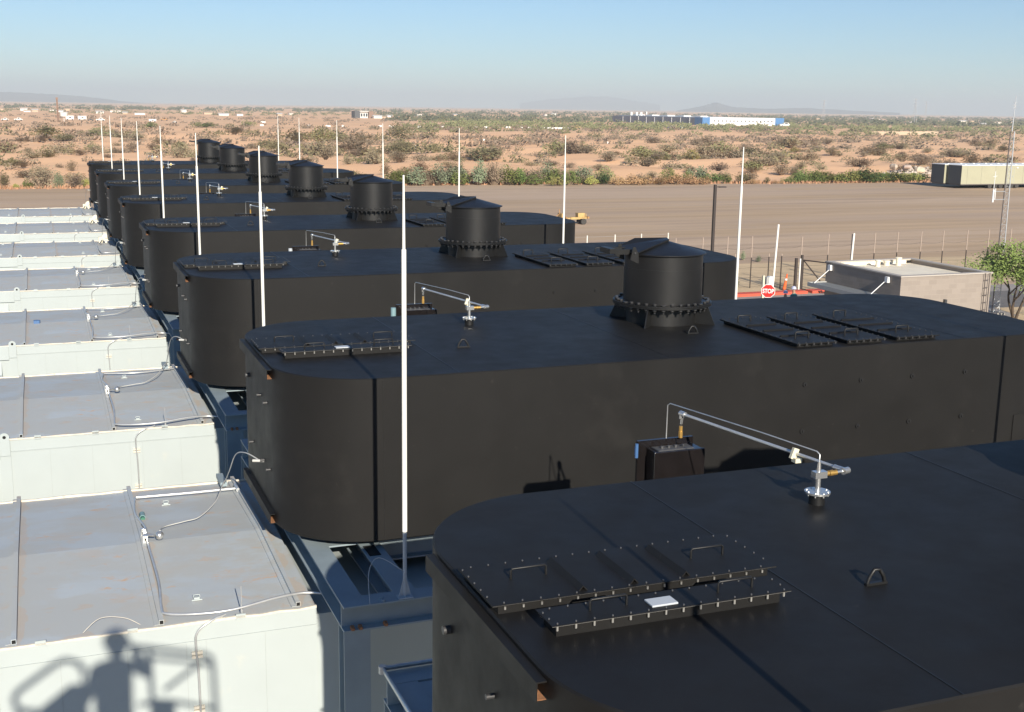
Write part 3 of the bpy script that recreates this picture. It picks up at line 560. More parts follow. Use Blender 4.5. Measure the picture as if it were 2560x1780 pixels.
def roof_kit(k, variant):
    """conduits and small fittings on roof k, each its own thing"""
    dy = 8*k+DY[min(k+1, 7)]; ym = 14.35; n = ORD[k] if k else 'nearest'; pos = 'roof of the %s enclosure' % (n if k == 0 else n + ' nearest')
    def zr(y): return 4.75+0.085*(1-abs(y-14.35)/2.35)
    def Y(pts, off=0.02): return [(x, y+dy, zr(y)+off+z) for x, y, z in pts]
    if variant == 0:
        b = MB(); b.tube(Y([(0.97, 16.20, 0.02), (1.6, 16.17, 0.02), (2.30, 16.17, 0.02)]) if k == 0 else Y(smooth_path([(0.97, 16.25, 0.02), (1.6, 16.10, 0.02), (2.30, 16.35, 0.02)])), 0.022 if k == 0 else 0.013, 8)
        if k == 0: b.cyl((2.30, 16.05+dy, 4.82), (2.30, 16.28+dy, 4.82), 0.032, n=10)
        tag(b.build('conduit', M['galv']), 'silver conduit along the far edge, %s' % pos, 'conduit', 'roof conduits')
        b = MB(); b.tube(Y(smooth_path([(0.955, 16.15, 0.03), (0.90, 15.4, 0.04), (0.97, 14.7, 0.05), (0.95, 14.2, 0.06), (0.97, 13.0, 0.05), (0.94, 12.35, 0.03), (0.98, 12.16, 0.04), (1.3, 12.04, 0.05), (1.65, 12.02, 0.06), (2.1, 12.12, 0.08), (2.4, 12.22, 0.05), (2.62, 12.16, 0.04)], 5)), 0.015, 7)
        tag(b.build('conduit', M['galv']), 'curved conduit along the rib and near edge, %s' % pos, 'conduit', 'roof conduits')
        T = thing('sensor', 'round silver sensor on a short arm beside the rib, %s' % pos, 'sensor', (0.97, 14.3+dy, 4.85), 'roof sensors')
        b = MB(); zs = 4.93; b.cyl((0.93, 14.33+dy, zs), (1.04, 14.28+dy, zs), 0.018, n=8); b.box(0.90, 0.96, 14.18+dy, 14.22+dy, 4.86, 4.97); b.box(0.90, 0.96, 14.44+dy, 14.48+dy, 4.86, 4.97); b.box(0.925, 0.94, 14.18+dy, 14.48+dy, 4.91, 4.94); b.build('arm', M['chrome'], T)
        b = MB(); c_ = Vector((1.10, 14.26+dy, zs)); V = []; F = []; nu, nv = 14, 9
        for i in range(nv+1):
            for j in range(nu): a = math.pi*i/nv; p = 2*math.pi*j/nu; V.append(tuple(c_+Vector((math.sin(a)*math.cos(p), math.sin(a)*math.sin(p), math.cos(a)))*0.052))
        for i in range(nv):
            for j in range(nu): F.append((i*nu+j, (i+1)*nu+j, (i+1)*nu+(j+1)%nu, i*nu+(j+1)%nu))
        b.add(V, F, True); b.build('ball_head', M['chrome'], T)
        b = MB(); b.tube(Y(smooth_path([(1.12, 14.42, 0.08), (1.2, 14.75, 0.02), (1.45, 14.85, 0.03), (1.65, 14.95, 0.04), (1.9, 15.35, 0.10), (2.08, 15.9, 0.18), (2.20, 16.35, 0.15)], 5)), 0.008, 6)
        tag(b.build('cable', M['cable']), 'loose grey cable looping over the %s' % pos, 'cable', 'loose cables on the roofs')
        b = MB(); b.cyl((1.72, 12.04+dy, 4.78), (1.72, 12.04+dy, 5.07), 0.0055, n=6); b.cyl((1.72, 12.04+dy, 4.76), (1.72, 12.04+dy, 4.81), 0.016, n=8)
        tag(b.build('whip_antenna', M['galv']), 'short upright whip at the near edge, %s' % pos, 'antenna', 'small whip antennas')
    else:
        b = MB(); b.tube(Y(smooth_path([(1.90, 16.0, 0.03), (1.86, 14.2, 0.04), (1.9, 12.5, 0.03), (2.1, 12.25, 0.03), (2.48, 12.35, 0.03)], 5)), 0.014, 6)
        tag(b.build('conduit', M['galv']), 'conduit bending round the right bay, %s' % pos, 'conduit', 'roof conduits')
        T = thing('junction_box', 'cream junction box and round cover by the silencer end, %s' % pos, 'junction box', (2.15, 15.6+dy, 4.78), 'junction boxes at the enclosure ends')
        b = MB(); b.box(1.98, 2.12, 15.55+dy, 15.7+dy, 4.80, 5.02); b.build('box', M['cream'], T, bevel=0.01)
        b = MB(); b.cyl((2.24, 15.52+dy, 5.02), (2.24, 15.62+dy, 5.02), 0.14, n=20); b.cyl((2.24, 15.47+dy, 5.02), (2.24, 15.53+dy, 5.02), 0.05, n=12); b.box(2.2, 2.28, 15.55+dy, 15.62+dy, 4.8, 4.95); b.build('round_cover', M['flash'], T)
        b = MB(); b.tube([(1.95, 14.4+dy, 4.88), (2.05, 14.6+dy, 5.0), (2.03, 14.9+dy, 4.90)], 0.02, 6); b.build('valve', M['chrome'], T)
    # cable rising to the end wall of the silencer behind
    b = MB(); b.tube(smooth_path([(2.15, 16.30+dy, 4.86), (2.13, 15.6+dy, 5.25), (2.14, 15.05+dy, 5.62), (2.18, 14.45+dy, 5.80), (2.28, 14.08+dy, 5.80)], 5), 0.008, 6)
    b.cyl((2.20, 14.10+dy, 5.80), (2.33, 14.05+dy, 5.80), 0.018, n=8)
    tag(b.build('cable', M['cable']), 'grey cable rising to a plug on the end of the %s silencer' % rank(k+1), 'cable', 'cables plugged into silencer ends')
    b = MB(); b.box(2.10, 2.19, 16.33+dy, 16.78+dy, 4.80, 4.86); tag(b.build('bracket', M['frame']), 'small grey bracket at the far right corner, %s' % pos, 'bracket', 'cable brackets')
def el(k): return {0: 'nearest pale generator enclosure, carrying the shadow of a person and railing', 6: 'farthest pale generator enclosure beside the gravel lot'}.get(k, ORD[k]+' pale generator enclosure counted from the camera')
e0 = make_enclosure(0, el(0)); e4 = make_enclosure(-0.5, el(4)); e4.location.y += 32+DY[5]
for k in range(7):
    if k in (1, 2, 3): c = copy_tree(e0, None, (0, 8*k+DY[min(k+1, 7)], 0)); c['label'] = el(k)
    elif k in (5, 6): c = copy_tree(e4, None, (0, 8*(k-4)+DY[k+1]-DY[5], 0)); c['label'] = el(k)
    roof_kit(k, 0 if k < 4 else 1)
b = MB(); b.cyl((0.985, 15.35, 4.80), (0.99, 15.50, 4.80), 0.038, n=14); b.cyl((0.992, 15.50, 4.80), (0.993, 15.56, 4.80), 0.018, n=10); b.cur = 1; b.cyl((0.984, 15.28, 4.80), (0.985, 15.35, 4.80), 0.030, n=12)
tag(b.build('bottle', [M['teal'], M['green']]), 'blue-green plastic bottle lying on the nearest enclosure roof', 'bottle')
b = MB(); P = [(-0.30, 30.2), (-0.17, 30.2), (-0.15, 30.28), (-0.22, 30.36), (-0.30, 30.32)]; b.prism(P, 4.83, 4.90)
tag(b.build('rag', M['blue']), 'crumpled blue bag on the third nearest enclosure roof', 'bag')
b = MB(); b.tube(smooth_path([(0.15, 12.06, 4.775), (0.32, 12.12, 4.88), (0.55, 12.10, 4.86), (0.70, 12.04, 4.79)], 5), 0.0032, 5)
tag(b.build('wire', M['flash']), 'thin rusty wire arching over the near eave above the shadow', 'wire')
# ------------------------------------------------------------------ ground sheets
def sheet(name, poly, z, mtl, kind='structure'):
    b = MB(); b.add([(x, y, z) for x, y in poly], [tuple(range(len(poly)))]); return tag(b.build(name, mtl), None, None, None, kind)
def rough_edge(pts, amp, step, seed):
    rnd = random.Random(seed); out = []
    for i, p in enumerate(pts):
        q = pts[(i+1) % len(pts)]; L = math.hypot(q[0]-p[0], q[1]-p[1]); n = max(1, int(L/step))
        for j in range(n): t = j/n; out.append((p[0]+(q[0]-p[0])*t+rnd.uniform(-amp, amp), p[1]+(q[1]-p[1])*t+rnd.uniform(-amp, amp)))
    return out
def ground_mesh():
    # one sheet to the horizon, gently rolling in the desert beyond the lot
    ys = [-300, -60, 0, 60, 120, 150]+[152+i*4 for i in range(90)]+[512+i*30 for i in range(30)]+[1500, 2200, 4000, 9000, 20000]
    V = []; F = []; nx = 130
    for y in ys:
        w_ = 300+abs(y)*1.6
        for i in range(nx+1):
            x = 0.5*max(y, 0)+(i/nx*2-1)*w_
            z = 0.0
            if 150 < y < 600:
                k = min(1, (y-150)/14)*min(1, (600-y)/200)
                z = k*(0.45*math.sin(x*0.07+y*0.11)+0.35*math.sin(x*0.19-y*0.06+1)+0.25*math.sin(y*0.31+x*0.03)-0.25)
            V.append((x, y, z))
    for j in range(len(ys)-1):
        for i in range(nx): a = j*(nx+1)+i; F.append((a, a+1, a+nx+2, a+nx+1))
    b = MB(); b.add(V, F, True); return b
def gz(x, y):
    if 150 < y < 600:
        k = min(1, (y-150)/14)*min(1, (600-y)/200)
        return k*(0.45*math.sin(x*0.07+y*0.11)+0.35*math.sin(x*0.19-y*0.06+1)+0.25*math.sin(y*0.31+x*0.03)-0.25)
    return 0.0
tag(ground_mesh().build('ground', M['sand']), None, None, None, 'structure')
sheet('gravel_lot', rough_edge([(-90, -60), (330, -60), (330, 149), (60, 150.5), (-90, 151)], 0.25, 2.0, 3), 0.006, M['lot'])
sheet('concrete_pad', [(-14, -6), (16, -6), (16, 67), (-14, 67)], 0.012, M['pad'])
sheet('dirt_verge', rough_edge([(24, 57.3), (75, 57.3), (80, 68.4), (60, 68.8), (42, 68.9), (36, 72.0), (24, 74)], 0.35, 1.1, 8), 0.012, M['dirt'])
sheet('pavement', [(16.1, -6), (90, -6), (90, 56.3), (16.1, 56.3)], 0.014, M['conc'])
sheet('road', [(46.8, 30), (90, 30), (90, 54.2), (46.8, 54.2)], 0.018, M['asphalt'])
sheet('dirt_island', rough_edge([(36.5, 43.8), (49.2, 43.8), (48.8, 49.3), (46.6, 49.3), (46.2, 47.0), (36.5, 47.0)], 0.12, 0.8, 9), 0.022, M['dirt'])
b = MB(); b.box(24, 39.9, 56.45, 56.62, 0.0, 0.15); b.box(24, 39.9, 56.62, 57.15, 0.0, 0.145); b.box(40.2, 44.5, 56.45, 57.15, 0.0, 0.15)
tag(b.build('kerb', M['kerb'], bevel=0.02), None, None, None, 'structure')

# ------------------------------------------------------------------ guard house
G = thing('guard_house', 'pale block guard house with parapet roof and side canopy', 'guard house', (33.2, 40.3, 0))
gx0, gx1, gy0, gy1, gt = 31.05, 35.5, 37.9, 42.75, 3.80
b = MB(); b.box(gx0, gx1, gy0, gy1, 0, 3.42)
t = 0.2
b.box(gx0, gx1, gy0, gy0+t, 3.42, gt-0.05); b.box(gx0, gx1, gy1-t, gy1, 3.42, gt-0.05); b.box(gx0, gx0+t, gy0+t, gy1-t, 3.42, gt-0.05); b.box(gx1-t, gx1, gy0+t, gy1-t, 3.42, gt-0.05); b.build('wall', M['block'], G)
b = MB(); b.box(gx0+t, gx1-t, gy0+t, gy1-t, 3.425, 3.60)
for a in ((gx0+t, gx1-t, gy1-t-0.012, gy1-t-0.002), (gx0+t, gx1-t, gy0+t+0.002, gy0+t+0.012)): b.box(a[0], a[1], a[2], a[3], 3.60, gt-0.052)
b.build('roof', M['roofw'], G)
b = MB(); o_ = 0.04
b.box(gx0-o_, gx1+o_, gy0-o_, gy0+t+o_, gt-0.05, gt); b.box(gx0-o_, gx1+o_, gy1-t-o_, gy1+o_, gt-0.05, gt); b.box(gx0-o_, gx0+t+o_, gy0+t+o_, gy1-t-o_, gt-0.05, gt); b.box(gx1-t-o_, gx1+o_, gy0+t+o_, gy1-t-o_, gt-0.05, gt); b.build('coping', M['coping'], G)
for x, y, r, h in ((33.05, 41.9, 0.10, 0.28), (34.2, 42.0, 0.11, 0.34), (33.7, 42.15, 0.12, 0.2)):
    b = MB(); b.cyl((x, y, 3.60), (x, y, 3.56+h), r, n=16); b.cyl((x, y, 3.56+h), (x, y, 3.56+h+0.05), r*1.25, n=16); b.build('roof_vent', M['roofw'], G)
b = MB(); b.box(gx1-t-0.25, gx1-t-0.02, gy1-t-0.03, gy1-t-0.0135, 3.61, 3.73); b.build('scupper', M['dark'], G)
b = MB(); b.box(30.12, gx0-0.002, 38.45, 42.65, 2.86, 2.90); b.box(30.10, 30.12, 38.43, 42.67, 2.78, 2.95); b.box(30.12, gx0-0.002, 42.65, 42.67, 2.78, 2.95); b.box(30.12, gx0-0.002, 38.43, 38.45, 2.78, 2.95)
for i in range(14): b.box(30.16+i*0.063, 30.18+i*0.063, 38.5, 42.6, 2.90, 2.915)
Cn = b.build('canopy', M['canopy'], G)
for y in (38.75, 42.4):
    b = MB(); b.cyl((gx0-0.06, y, 3.50), (30.25, y, 2.93), 0.018, n=8); b.build('tie_rod', M['signw'], Cn)
for y in (38.55, 42.3):
    b = MB(); b.box(gx0-0.12, gx0-0.002, y, y+0.18, 3.45, 3.68); b.build('wall_light', M['signw'], G)
b = MB(); b.box(gx0-0.012, gx0-0.002, 39.2, 41.6, 1.0, 2.15); b.build('window', M['glass'], G)
L_ = MB()
for x in (35.10, 35.32): L_.box(x-0.012, x+0.012, gy0-0.12, gy0-0.09, 0.3, 3.79)
for i in range(11): L_.box(35.10, 35.32, gy0-0.115, gy0-0.095, 0.5+i*0.3, 0.52+i*0.3)
L_.build('roof_ladder', M['mastd'], G)
b = MB(); b.box(33.18, 33.28, gy0-0.12, gy0-0.002, 2.62, 2.80); b.box(33.18, 33.40, gy0-0.12, gy0-0.06, 2.60, 2.63); b.build('lamp', M['nut'], G)

# ------------------------------------------------------------------ stop sign and entry devices
f = Vector((-0.50, -0.866, 0)).normalized(); sx = Vector((-f.y, f.x, 0))
sx = -sx if sx.x < 0 else sx
S0 = Vector((30.24, 45.79, 2.10))
T = thing('stop_sign', 'red octagonal STOP sign with white border and letters', 'stop sign', (30.24, 45.79, 0))
def octo(r, off0, off1, mtl, nm, par):
    b = MB(); A = [S0+f*off0+(sx*math.cos(R(22.5+45*i))+Vector((0, 0, 1))*math.sin(R(22.5+45*i)))*r for i in range(8)]; B = [p+f*(off1-off0) for p in A]
    b.add(A+B, [(i, (i+1) % 8, 8+(i+1) % 8, 8+i) for i in range(8)]); b.add(A, [tuple(reversed(range(8)))]); b.add(B, [tuple(range(8))]); return b.build(nm, mtl, par)
plate = octo(0.325, 0.0, 0.004, M['signw'], 'sign_plate', T); octo(0.300, 0.0045, 0.007, M['red'], 'red_face', plate)
fc = bpy.data.curves.new('txt', 'FONT'); fc.body = 'STOP'; fc.size = 0.29; fc.align_x = 'CENTER'; fc.align_y = 'CENTER'; fc.extrude = 0.001; fc.offset = 0.007; fc.space_character = 1.02
fo = bpy.data.objects.new('txt', fc); COL.objects.link(fo); bpy.context.view_layer.update()
me = bpy.data.meshes.new_from_object(fo.evaluated_get(bpy.context.evaluated_depsgraph_get())); bpy.data.objects.remove(fo)
xs = [v.co.x for v in me.vertices]; ysv = [v.co.y for v in me.vertices]; cx_ = (min(xs)+max(xs))/2; cy_ = (min(ysv)+max(ysv))/2; kx = 0.50/(max(xs)-min(xs)); ky = 0.205/(max(ysv)-min(ysv))
for v in me.vertices:
    p = S0+f*(0.0095+v.co.z)+sx*((v.co.x-cx_)*kx)+Vector((0, 0, 1))*((v.co.y-cy_)*ky)-T.location-plate.location; v.co = p
me.materials.clear(); me.materials.append(M['signw'])
lo = bpy.data.objects.new('lettering', me); COL.objects.link(lo); lo.parent = plate
b = MB(); b.box(S0.x-0.02, S0.x+0.02, S0.y+0.01, S0.y+0.05, 0, 2.42); b.build('post', M['signw'], T)
T = thing('card_reader', 'white rectangular box on a post right behind the stop sign', 'card reader', (33.0, 50.0, 0))
b = MB(); b.box(32.99, 33.24, 49.9, 50.15, 1.70, 2.09); b.build('box', M['signw'], T, bevel=0.01); b = MB(); b.box(32.84, 32.985, 49.92, 50.13, 1.66, 2.07); b.build('housing', M['canopy'], T); b = MB(); b.box(33.05, 33.15, 49.98, 50.08, 0, 1.70); b.build('post', M['mastd'], T)
b = MB(); b.box(32.66, 32.76, 49.95, 50.05, 0, 2.15); tag(b.build('bollard_post', M['cream']), 'cream square post left of the white box behind the stop sign', 'post')
T = thing('delineator', 'tall orange traffic delineator leaning beside the red kerb', 'delineator', (39.41, 58.08, 0))
b = MB(); b.cyl((39.41, 58.08, 0.03), (39.52, 58.02, 0.93), 0.105, 0.035, n=12); b.build('tube', M['orange'], T)
b = MB(); b.cyl((39.475, 58.045, 0.56), (39.485, 58.04, 0.66), 0.075, 0.066, n=12); b.build('reflective_band', M['signw'], T); b = MB(); b.box(39.2, 39.62, 57.9, 58.26, 0.0, 0.04); b.build('base', M['tyre'], T)
for (x, y, h, lean, lb) in ((39.25, 59.0, 3.66, 0.15, 'thin white pole standing right of the stop sign inside the dirt verge'), (44.55, 59.0, 3.03, 0.12, 'short thick white pole showing above the guard house parapet')):
    b = MB(); b.cyl((x, y, 0), (x+lean, y, h), 0.06, n=10); tag(b.build('white_pole', M['rodw']), lb, 'pole', 'white poles behind the guard house')
b = MB(); b.cyl((39.52, 59.3, 0), (39.62, 59.3, 3.5), 0.025, n=8); tag(b.build('shadow_pole', M['post_t']), 'thin grey upright standing for the shadow beside the white pole by the stop sign', 'pole')  # upright added for the grey shadow line beside the white pole
T = thing('light_pole', 'dark brown light pole with a single flat lamp head', 'street lamp', (35.12, 59.0, 0))
b = MB(); b.box(35.05, 35.19, 58.93, 59.07, 0.15, 5.95); b.build('pole', M['post_d'], T); b = MB(); b.box(34.95, 35.29, 58.83, 59.17, 0, 0.15); b.build('base', M['conc'], T)
b = MB(); b.box(35.19, 35.35, 58.97, 59.03, 5.80, 5.85); b.box(35.35, 35.78, 58.90, 59.10, 5.79, 5.85); b.build('lamp_head', M['post_d'], T)

# ------------------------------------------------------------------ fence and gate
F_ = thing('wire_fence', 'post and wire fence with tall posts, lit tops coloured tan, behind the guard house', 'fence', (44, 59.2, 0))
def post(x, y, h, dark, r, par):
    b = MB(); b.cyl((x, y, 0), (x, y, dark), r, n=8); b.cur = 1  # shadow and mesh put into the dark lower colour, lit top into tan
    if h > dark: b.cyl((x, y, dark), (x, y, h), r*0.9, n=8)
    b.build('post', [M['post_d'], M['post_t']], par)
tall = [32.89, 34.62, 36.23, 37.84, 39.44+1.75-1.75, 41.19, 43.05, 44.70, 46.36, 48.02, 49.77, 51.44, 53.28, 54.95, 56.7]
for i, x in enumerate(tall):
    if abs(x-39.44) < 0.01: post(x, 58.55, 2.02, 1.9, 0.035, F_)
    elif i == 5: post(x-0.6, 58.3, 3.0, 1.75, 0.035, F_)
    else: post(x, 59.2, 3.0, 1.78, 0.032, F_)
for x, y in ((36.9, 59.4), (38.95, 59.1)): post(x, y, 1.98, 1.8, 0.032, F_)
b = MB()
def wire(b, x0, x1, y, z, sag, r=0.006):
    n = 8; b.tube([(x0+(x1-x0)*i/n, y, z-sag*4*(i/n)*(1-i/n)) for i in range(n+1)], r, 4)
for a, c_ in zip(tall[:-1], tall[1:]):
    for z in (1.76, 1.2, 0.62, 0.1): wire(b, a, c_, 59.2, z, 0.03 if z > 0.2 else 0.0, 0.007)
    wire(b, a, c_, 59.2, 2.35, 0.10, 0.006)
b.build('wires', M['post_d'], F_)
F2 = thing('pale_fence', 'row of slim pale fence posts showing above the second silencer', 'fence', (31.4, 61.8, 0))
for x, y in ((25.1, 61.7), (26.85, 61.7), (28.61, 61.7), (30.40, 61.8), (32.11, 61.86), (33.92, 62.0)):
    b = MB(); b.cyl((x, y, 0), (x, y, 3.0), 0.032, n=8); b.build('post', M['rodw'], F2)
b = MB()
for z in (2.95, 1.9, 1.0): wire(b, 25.1, 33.92, 61.82, z, 0.05, 0.005)
b.build('wires', M['mast'], F2)
T = thing('gate', 'open dark steel gate with a diagonal brace beside the guard house', 'gate', (40.2, 57.3, 0))
b = MB(); b.cyl((39.62, 57.35, 0), (39.62, 57.35, 1.9), 0.09, n=10); b.build('gate_post', M['post_d'], T)
b = MB(); b.cyl((39.85, 57.3, 0), (39.85, 57.3, 1.88), 0.045, n=10); b.build('white_post', M['rodw'], T)
b = MB(); b.cyl((40.10, 57.5, 0), (40.10, 57.5, 2.05), 0.075, n=10); b.build('gate_post', M['post_d'], T)
p0, p1 = Vector((40.2, 57.5, 0.1)), Vector((41.0, 55.4, 0.1)); up = Vector((0, 0, 1.66))
b = MB()
for a, c_ in ((p0, p1), (p0+up, p1+up), (p1, p1+up), (p0, p0+up), (p0+up, p0+(p1-p0)*0.82), (p1+up, p1+up+Vector((0.5, -1.3, -1.1)))): b.cyl(a, c_, 0.035, n=8)
b.build('gate_frame', M['post_d'], T)

# ------------------------------------------------------------------ lattice mast
T = thing('lattice_mast', 'tall slender steel lattice mast with side antenna by the right edge', 'mast', (45.17, 47.75, 0))
H_ = 9.2; w_ = 0.26; legs = [(-w_/2, 0), (w_/2, -0.05), (0.06, w_*0.8)]
for i, (dx, dy_) in enumerate(legs):
    b = MB(); b.cyl((45.17+dx*1.5, 47.75+dy_*1.5, 0), (45.17+dx*0.8, 47.75+dy_*0.8, H_), 0.027, n=8); b.build('leg', M['mastd'] if i == 0 else M['mast'], T)  # first leg dark: its shading is put into the colour
b = MB()
def lp(i, z): k = 1.5-0.7*z/H_; return Vector((45.17+legs[i][0]*k, 47.75+legs[i][1]*k, z))
z = 0.1; s_ = 0
while z < H_-0.35:
    for i in range(3): j = (i+1) % 3; b.cyl(lp(i, z), lp(j, z+0.32), 0.007, n=5, caps=False); b.cyl(lp(i, z), lp(j, z), 0.006, n=5, caps=False)
    z += 0.32
b.build('bracing', M['mast'], T)
b = MB(); b.cyl((45.2, 47.8, H_), (45.25, 47.8, 10.95), 0.028, 0.012, n=8)
for z in (10.3, 10.45): b.cyl((45.13, 47.8, z), (45.33, 47.8, z+0.18), 0.01, n=6); b.cyl((45.33, 47.8, z), (45.13, 47.8, z+0.18), 0.01, n=6)
b.build('top_spike', M['mast'], T)
b = MB(); b.cyl((44.30, 47.7, 5.72), (44.30, 47.7, 6.35), 0.045, n=10); b.cyl((44.30, 47.7, 6.35), (44.32, 47.7, 7.25), 0.014, n=8); b.cyl((44.20, 47.7, 6.98), (44.44, 47.7, 7.02), 0.012, n=6); b.cyl((44.42, 47.7, 5.85), (44.42, 47.7, 6.4), 0.02, n=8)
A_ = b.build('side_antenna', M['signw'], T); b = MB()
for z in (6.25, 5.85): b.cyl((44.3, 47.7, z), (45.05, 47.72, z), 0.018, n=6)
b.build('antenna_bracket', M['mast'], A_)
b = MB(); b.box(44.85, 45.5, 47.4, 48.1, 0, 0.12); b.build('footing', M['conc'], T)

# ------------------------------------------------------------------ people
def grow(name, joints, edges, mats, par, shade=1):
    me = bpy.data.meshes.new(name); me.from_pydata([j[0] for j in joints], edges, []); o = bpy.data.objects.new(name, me); COL.objects.link(o)
    sk = o.modifiers.new('skin', 'SKIN'); ss = o.modifiers.new('sub', 'SUBSURF'); ss.levels = ss.render_levels = 2
    me.skin_vertices[0].data[0].use_root = True
    for i, j in enumerate(joints): me.skin_vertices[0].data[i].radius = (j[1], j[1] if len(j) < 3 else j[2])
    bpy.context.view_layer.update()
    m2 = bpy.data.meshes.new_from_object(o.evaluated_get(bpy.context.evaluated_depsgraph_get())); bpy.data.objects.remove(o)
    for mm in mats: m2.materials.append(mm)
    o = bpy.data.objects.new(name, m2); COL.objects.link(o); o.parent = par
    for p in m2.polygons: p.use_smooth = True
    return o
def worker(loc, ang, vest, label, armup):
    T = thing('person', label, 'person', loc, 'workers in hard hats'); T.rotation_euler = (0, 0, ang)
    J = [((0, 0, 0.95), .15, .11), ((0, 0, 1.15), .14, .10), ((0, 0.0, 1.36), .17, .11), ((0, 0, 1.50), .065), ((0, 0.01, 1.58), .068, .08), ((0, 0.02, 1.68), .076, .09),
         ((.19, 0, 1.43), .06), ((.25, .02, 1.18), .048), ((.27, .12, .98) if not armup else (.24, .25, 1.2), .038), ((.28, .17, .90) if not armup else (.22, .33, 1.24), .035),
         ((-.19, 0, 1.43), .06), ((-.25, .0, 1.18), .048), ((-.26, .06, .97), .038), ((-.26, .09, .88), .035),
         ((.10, 0, .88), .09), ((.11, .02, .50), .062), ((.12, -.01, .10), .048), ((.12, .13, .05), .045), ((-.10, 0, .88), .09), ((-.11, .02, .50), .062), ((-.12, -.01, .10), .048), ((-.12, .13, .05), .045)]
    E_ = [(0, 1), (1, 2), (2, 3), (3, 4), (4, 5), (2, 6), (6, 7), (7, 8), (8, 9), (2, 10), (10, 11), (11, 12), (12, 13), (0, 14), (14, 15), (15, 16), (16, 17), (0, 18), (18, 19), (19, 20), (20, 21)]
    o = grow('body', J, E_, [M['skin'], vest, M['jeans'], M['shirt']], T)
    for p in o.data.polygons:
        c = p.center
        p.material_index = 2 if c.z < 0.93 and abs(c.x) < 0.22 else 1 if 0.93 <= c.z < 1.49 and abs(c.x) < 0.20 else 3 if 1.0 < c.z < 1.5 else 0
    b = MB(); P = []; n = 18
    for rr, z in ((0.122, 1.705), (0.104, 1.715), (0.104, 1.76), (0.086, 1.81), (0.045, 1.84), (0.01, 1.848)): P.append([(rr*math.cos(2*math.pi*i/n), 0.02+rr*1.12*math.sin(2*math.pi*i/n), z) for i in range(n)])
    V = [q for g in P for q in g]; b.add(V, [(l*n+i, l*n+(i+1)%n, (l+1)*n+(i+1)%n, (l+1)*n+i) for l in range(5) for i in range(n)], True)
    me = b.mesh('hard_hat', M['hat']); h = bpy.data.objects.new('hard_hat', me); COL.objects.link(h); h.parent = T
    return T
worker((32.15, 47.25, 0.0), R(-60), M['hivis'], 'shorter worker in a bright green vest and pale hard hat, left of the pair', False)
worker((33.10, 47.95, 0.06), R(20), M['shirt'], 'taller worker in a teal shirt and pale hard hat, right of the pair', True)

# ------------------------------------------------------------------ photographer in the lift basket (behind and below the camera, throws the shadow on the front enclosure)
T = thing('person', 'photographer standing in the lift basket holding up a phone', 'person', (-0.20, -0.36, 8.52))
J = [((-.20, -.42, 9.32), .14, .11), ((-.20, -.40, 9.58), .14, .10), ((-.19, -.38, 9.80), .17, .11), ((-.15, -.36, 9.96), .06), ((-.145, -.345, 10.06), .085, .09), ((-.14, -.34, 10.16), .115, .12),
     ((.0, -.36, 9.86), .06), ((.17, -.34, 9.71), .055), ((.07, -.20, 9.875), .045), ((.01, -.12, 9.92), .042),
     ((-.37, -.37, 9.86), .06), ((-.42, -.33, 9.62), .05), ((-.50, -.22, 9.42), .038), ((-.52, -.16, 9.38), .035),
     ((-.10, -.43, 9.24), .09), ((-.08, -.40, 8.92), .065), ((-.07, -.42, 8.62), .05), ((-.07, -.30, 8.57), .045), ((-.31, -.43, 9.24), .09), ((-.33, -.40, 8.92), .065), ((-.34, -.42, 8.62), .05), ((-.34, -.30, 8.57), .045)]
E_ = [(0, 1), (1, 2), (2, 3), (3, 4), (4, 5), (2, 6), (6, 7), (7, 8), (8, 9), (2, 10), (10, 11), (11, 12), (12, 13), (0, 14), (14, 15), (15, 16), (16, 17), (0, 18), (18, 19), (19, 20), (20, 21)]
J = [((j[0][0]+0.22, j[0][1]+0.36, j[0][2]-8.52),)+tuple(q*(0.95 if i == 3 else 1.25 if i in (4, 5) else 1.3 if i < 6 else 1.15) for q in j[1:]) for i, j in enumerate(J)]
o = grow('body', J, E_, [M['skin'], M['shirt'], M['jeans']], T)
for p in o.data.polygons: p.material_index = 2 if p.center.z < 0.8 else 1 if p.center.z < 1.40 else 0
b = MB(); P = []; n = 18
for rr, z in ((0.125, 10.12), (0.122, 10.17), (0.10, 10.22), (0.055, 10.255), (0.005, 10.265)): P.append([(-0.13+rr*math.cos(2*math.pi*i/n), -0.34+rr*math.sin(2*math.pi*i/n), z) for i in range(n)])
b.add([q for g in P for q in g], [(l*n+i, l*n+(i+1)%n, (l+1)*n+(i+1)%n, (l+1)*n+i) for l in range(4) for i in range(n)], True); b.build('hard_hat', M['hat'], T)
b = MB(); b.box(-0.05, 0.03, -0.055, -0.047, 9.94, 10.02, None); tag(b.build('phone', M['gloss']), 'phone held up by the photographer', 'phone')
T = thing('lift_basket', 'work platform basket of a boom lift around the photographer', 'boom lift', (-0.1, -0.4, 8.4))
b = MB(); b.box(-1.1, 0.9, -0.8, 0.0, 8.46, 8.51); b.build('floor', M['mastd'], T)
def rail(pts, r=0.02): b = MB(); b.tube(pts, r, 8); b.build('rail', M['lift'], T)
rail([(.02, .03, 9.90), (.22, -.10, 9.90), (.74, -.44, 9.90), (.80, -.48, 9.86), (.80, -.50, 9.78)], 0.030)
rail([(.23, -.12, 9.80), (.70, -.44, 9.815), (.78, -.48, 9.79)], 0.024)
rail([(.20, -.08, 9.90), (.22, -.12, 8.5)], 0.028)
rail([(.81, -.50, 9.80), (.84, -.52, 8.5)], 0.026)
rail([(.32, -.35, 9.53), (.71, -.35, 9.79)], 0.026)
rail([(.07, -.12, 9.32), (.45, -.28, 9.34), (.84, -.52, 9.30)], 0.026)
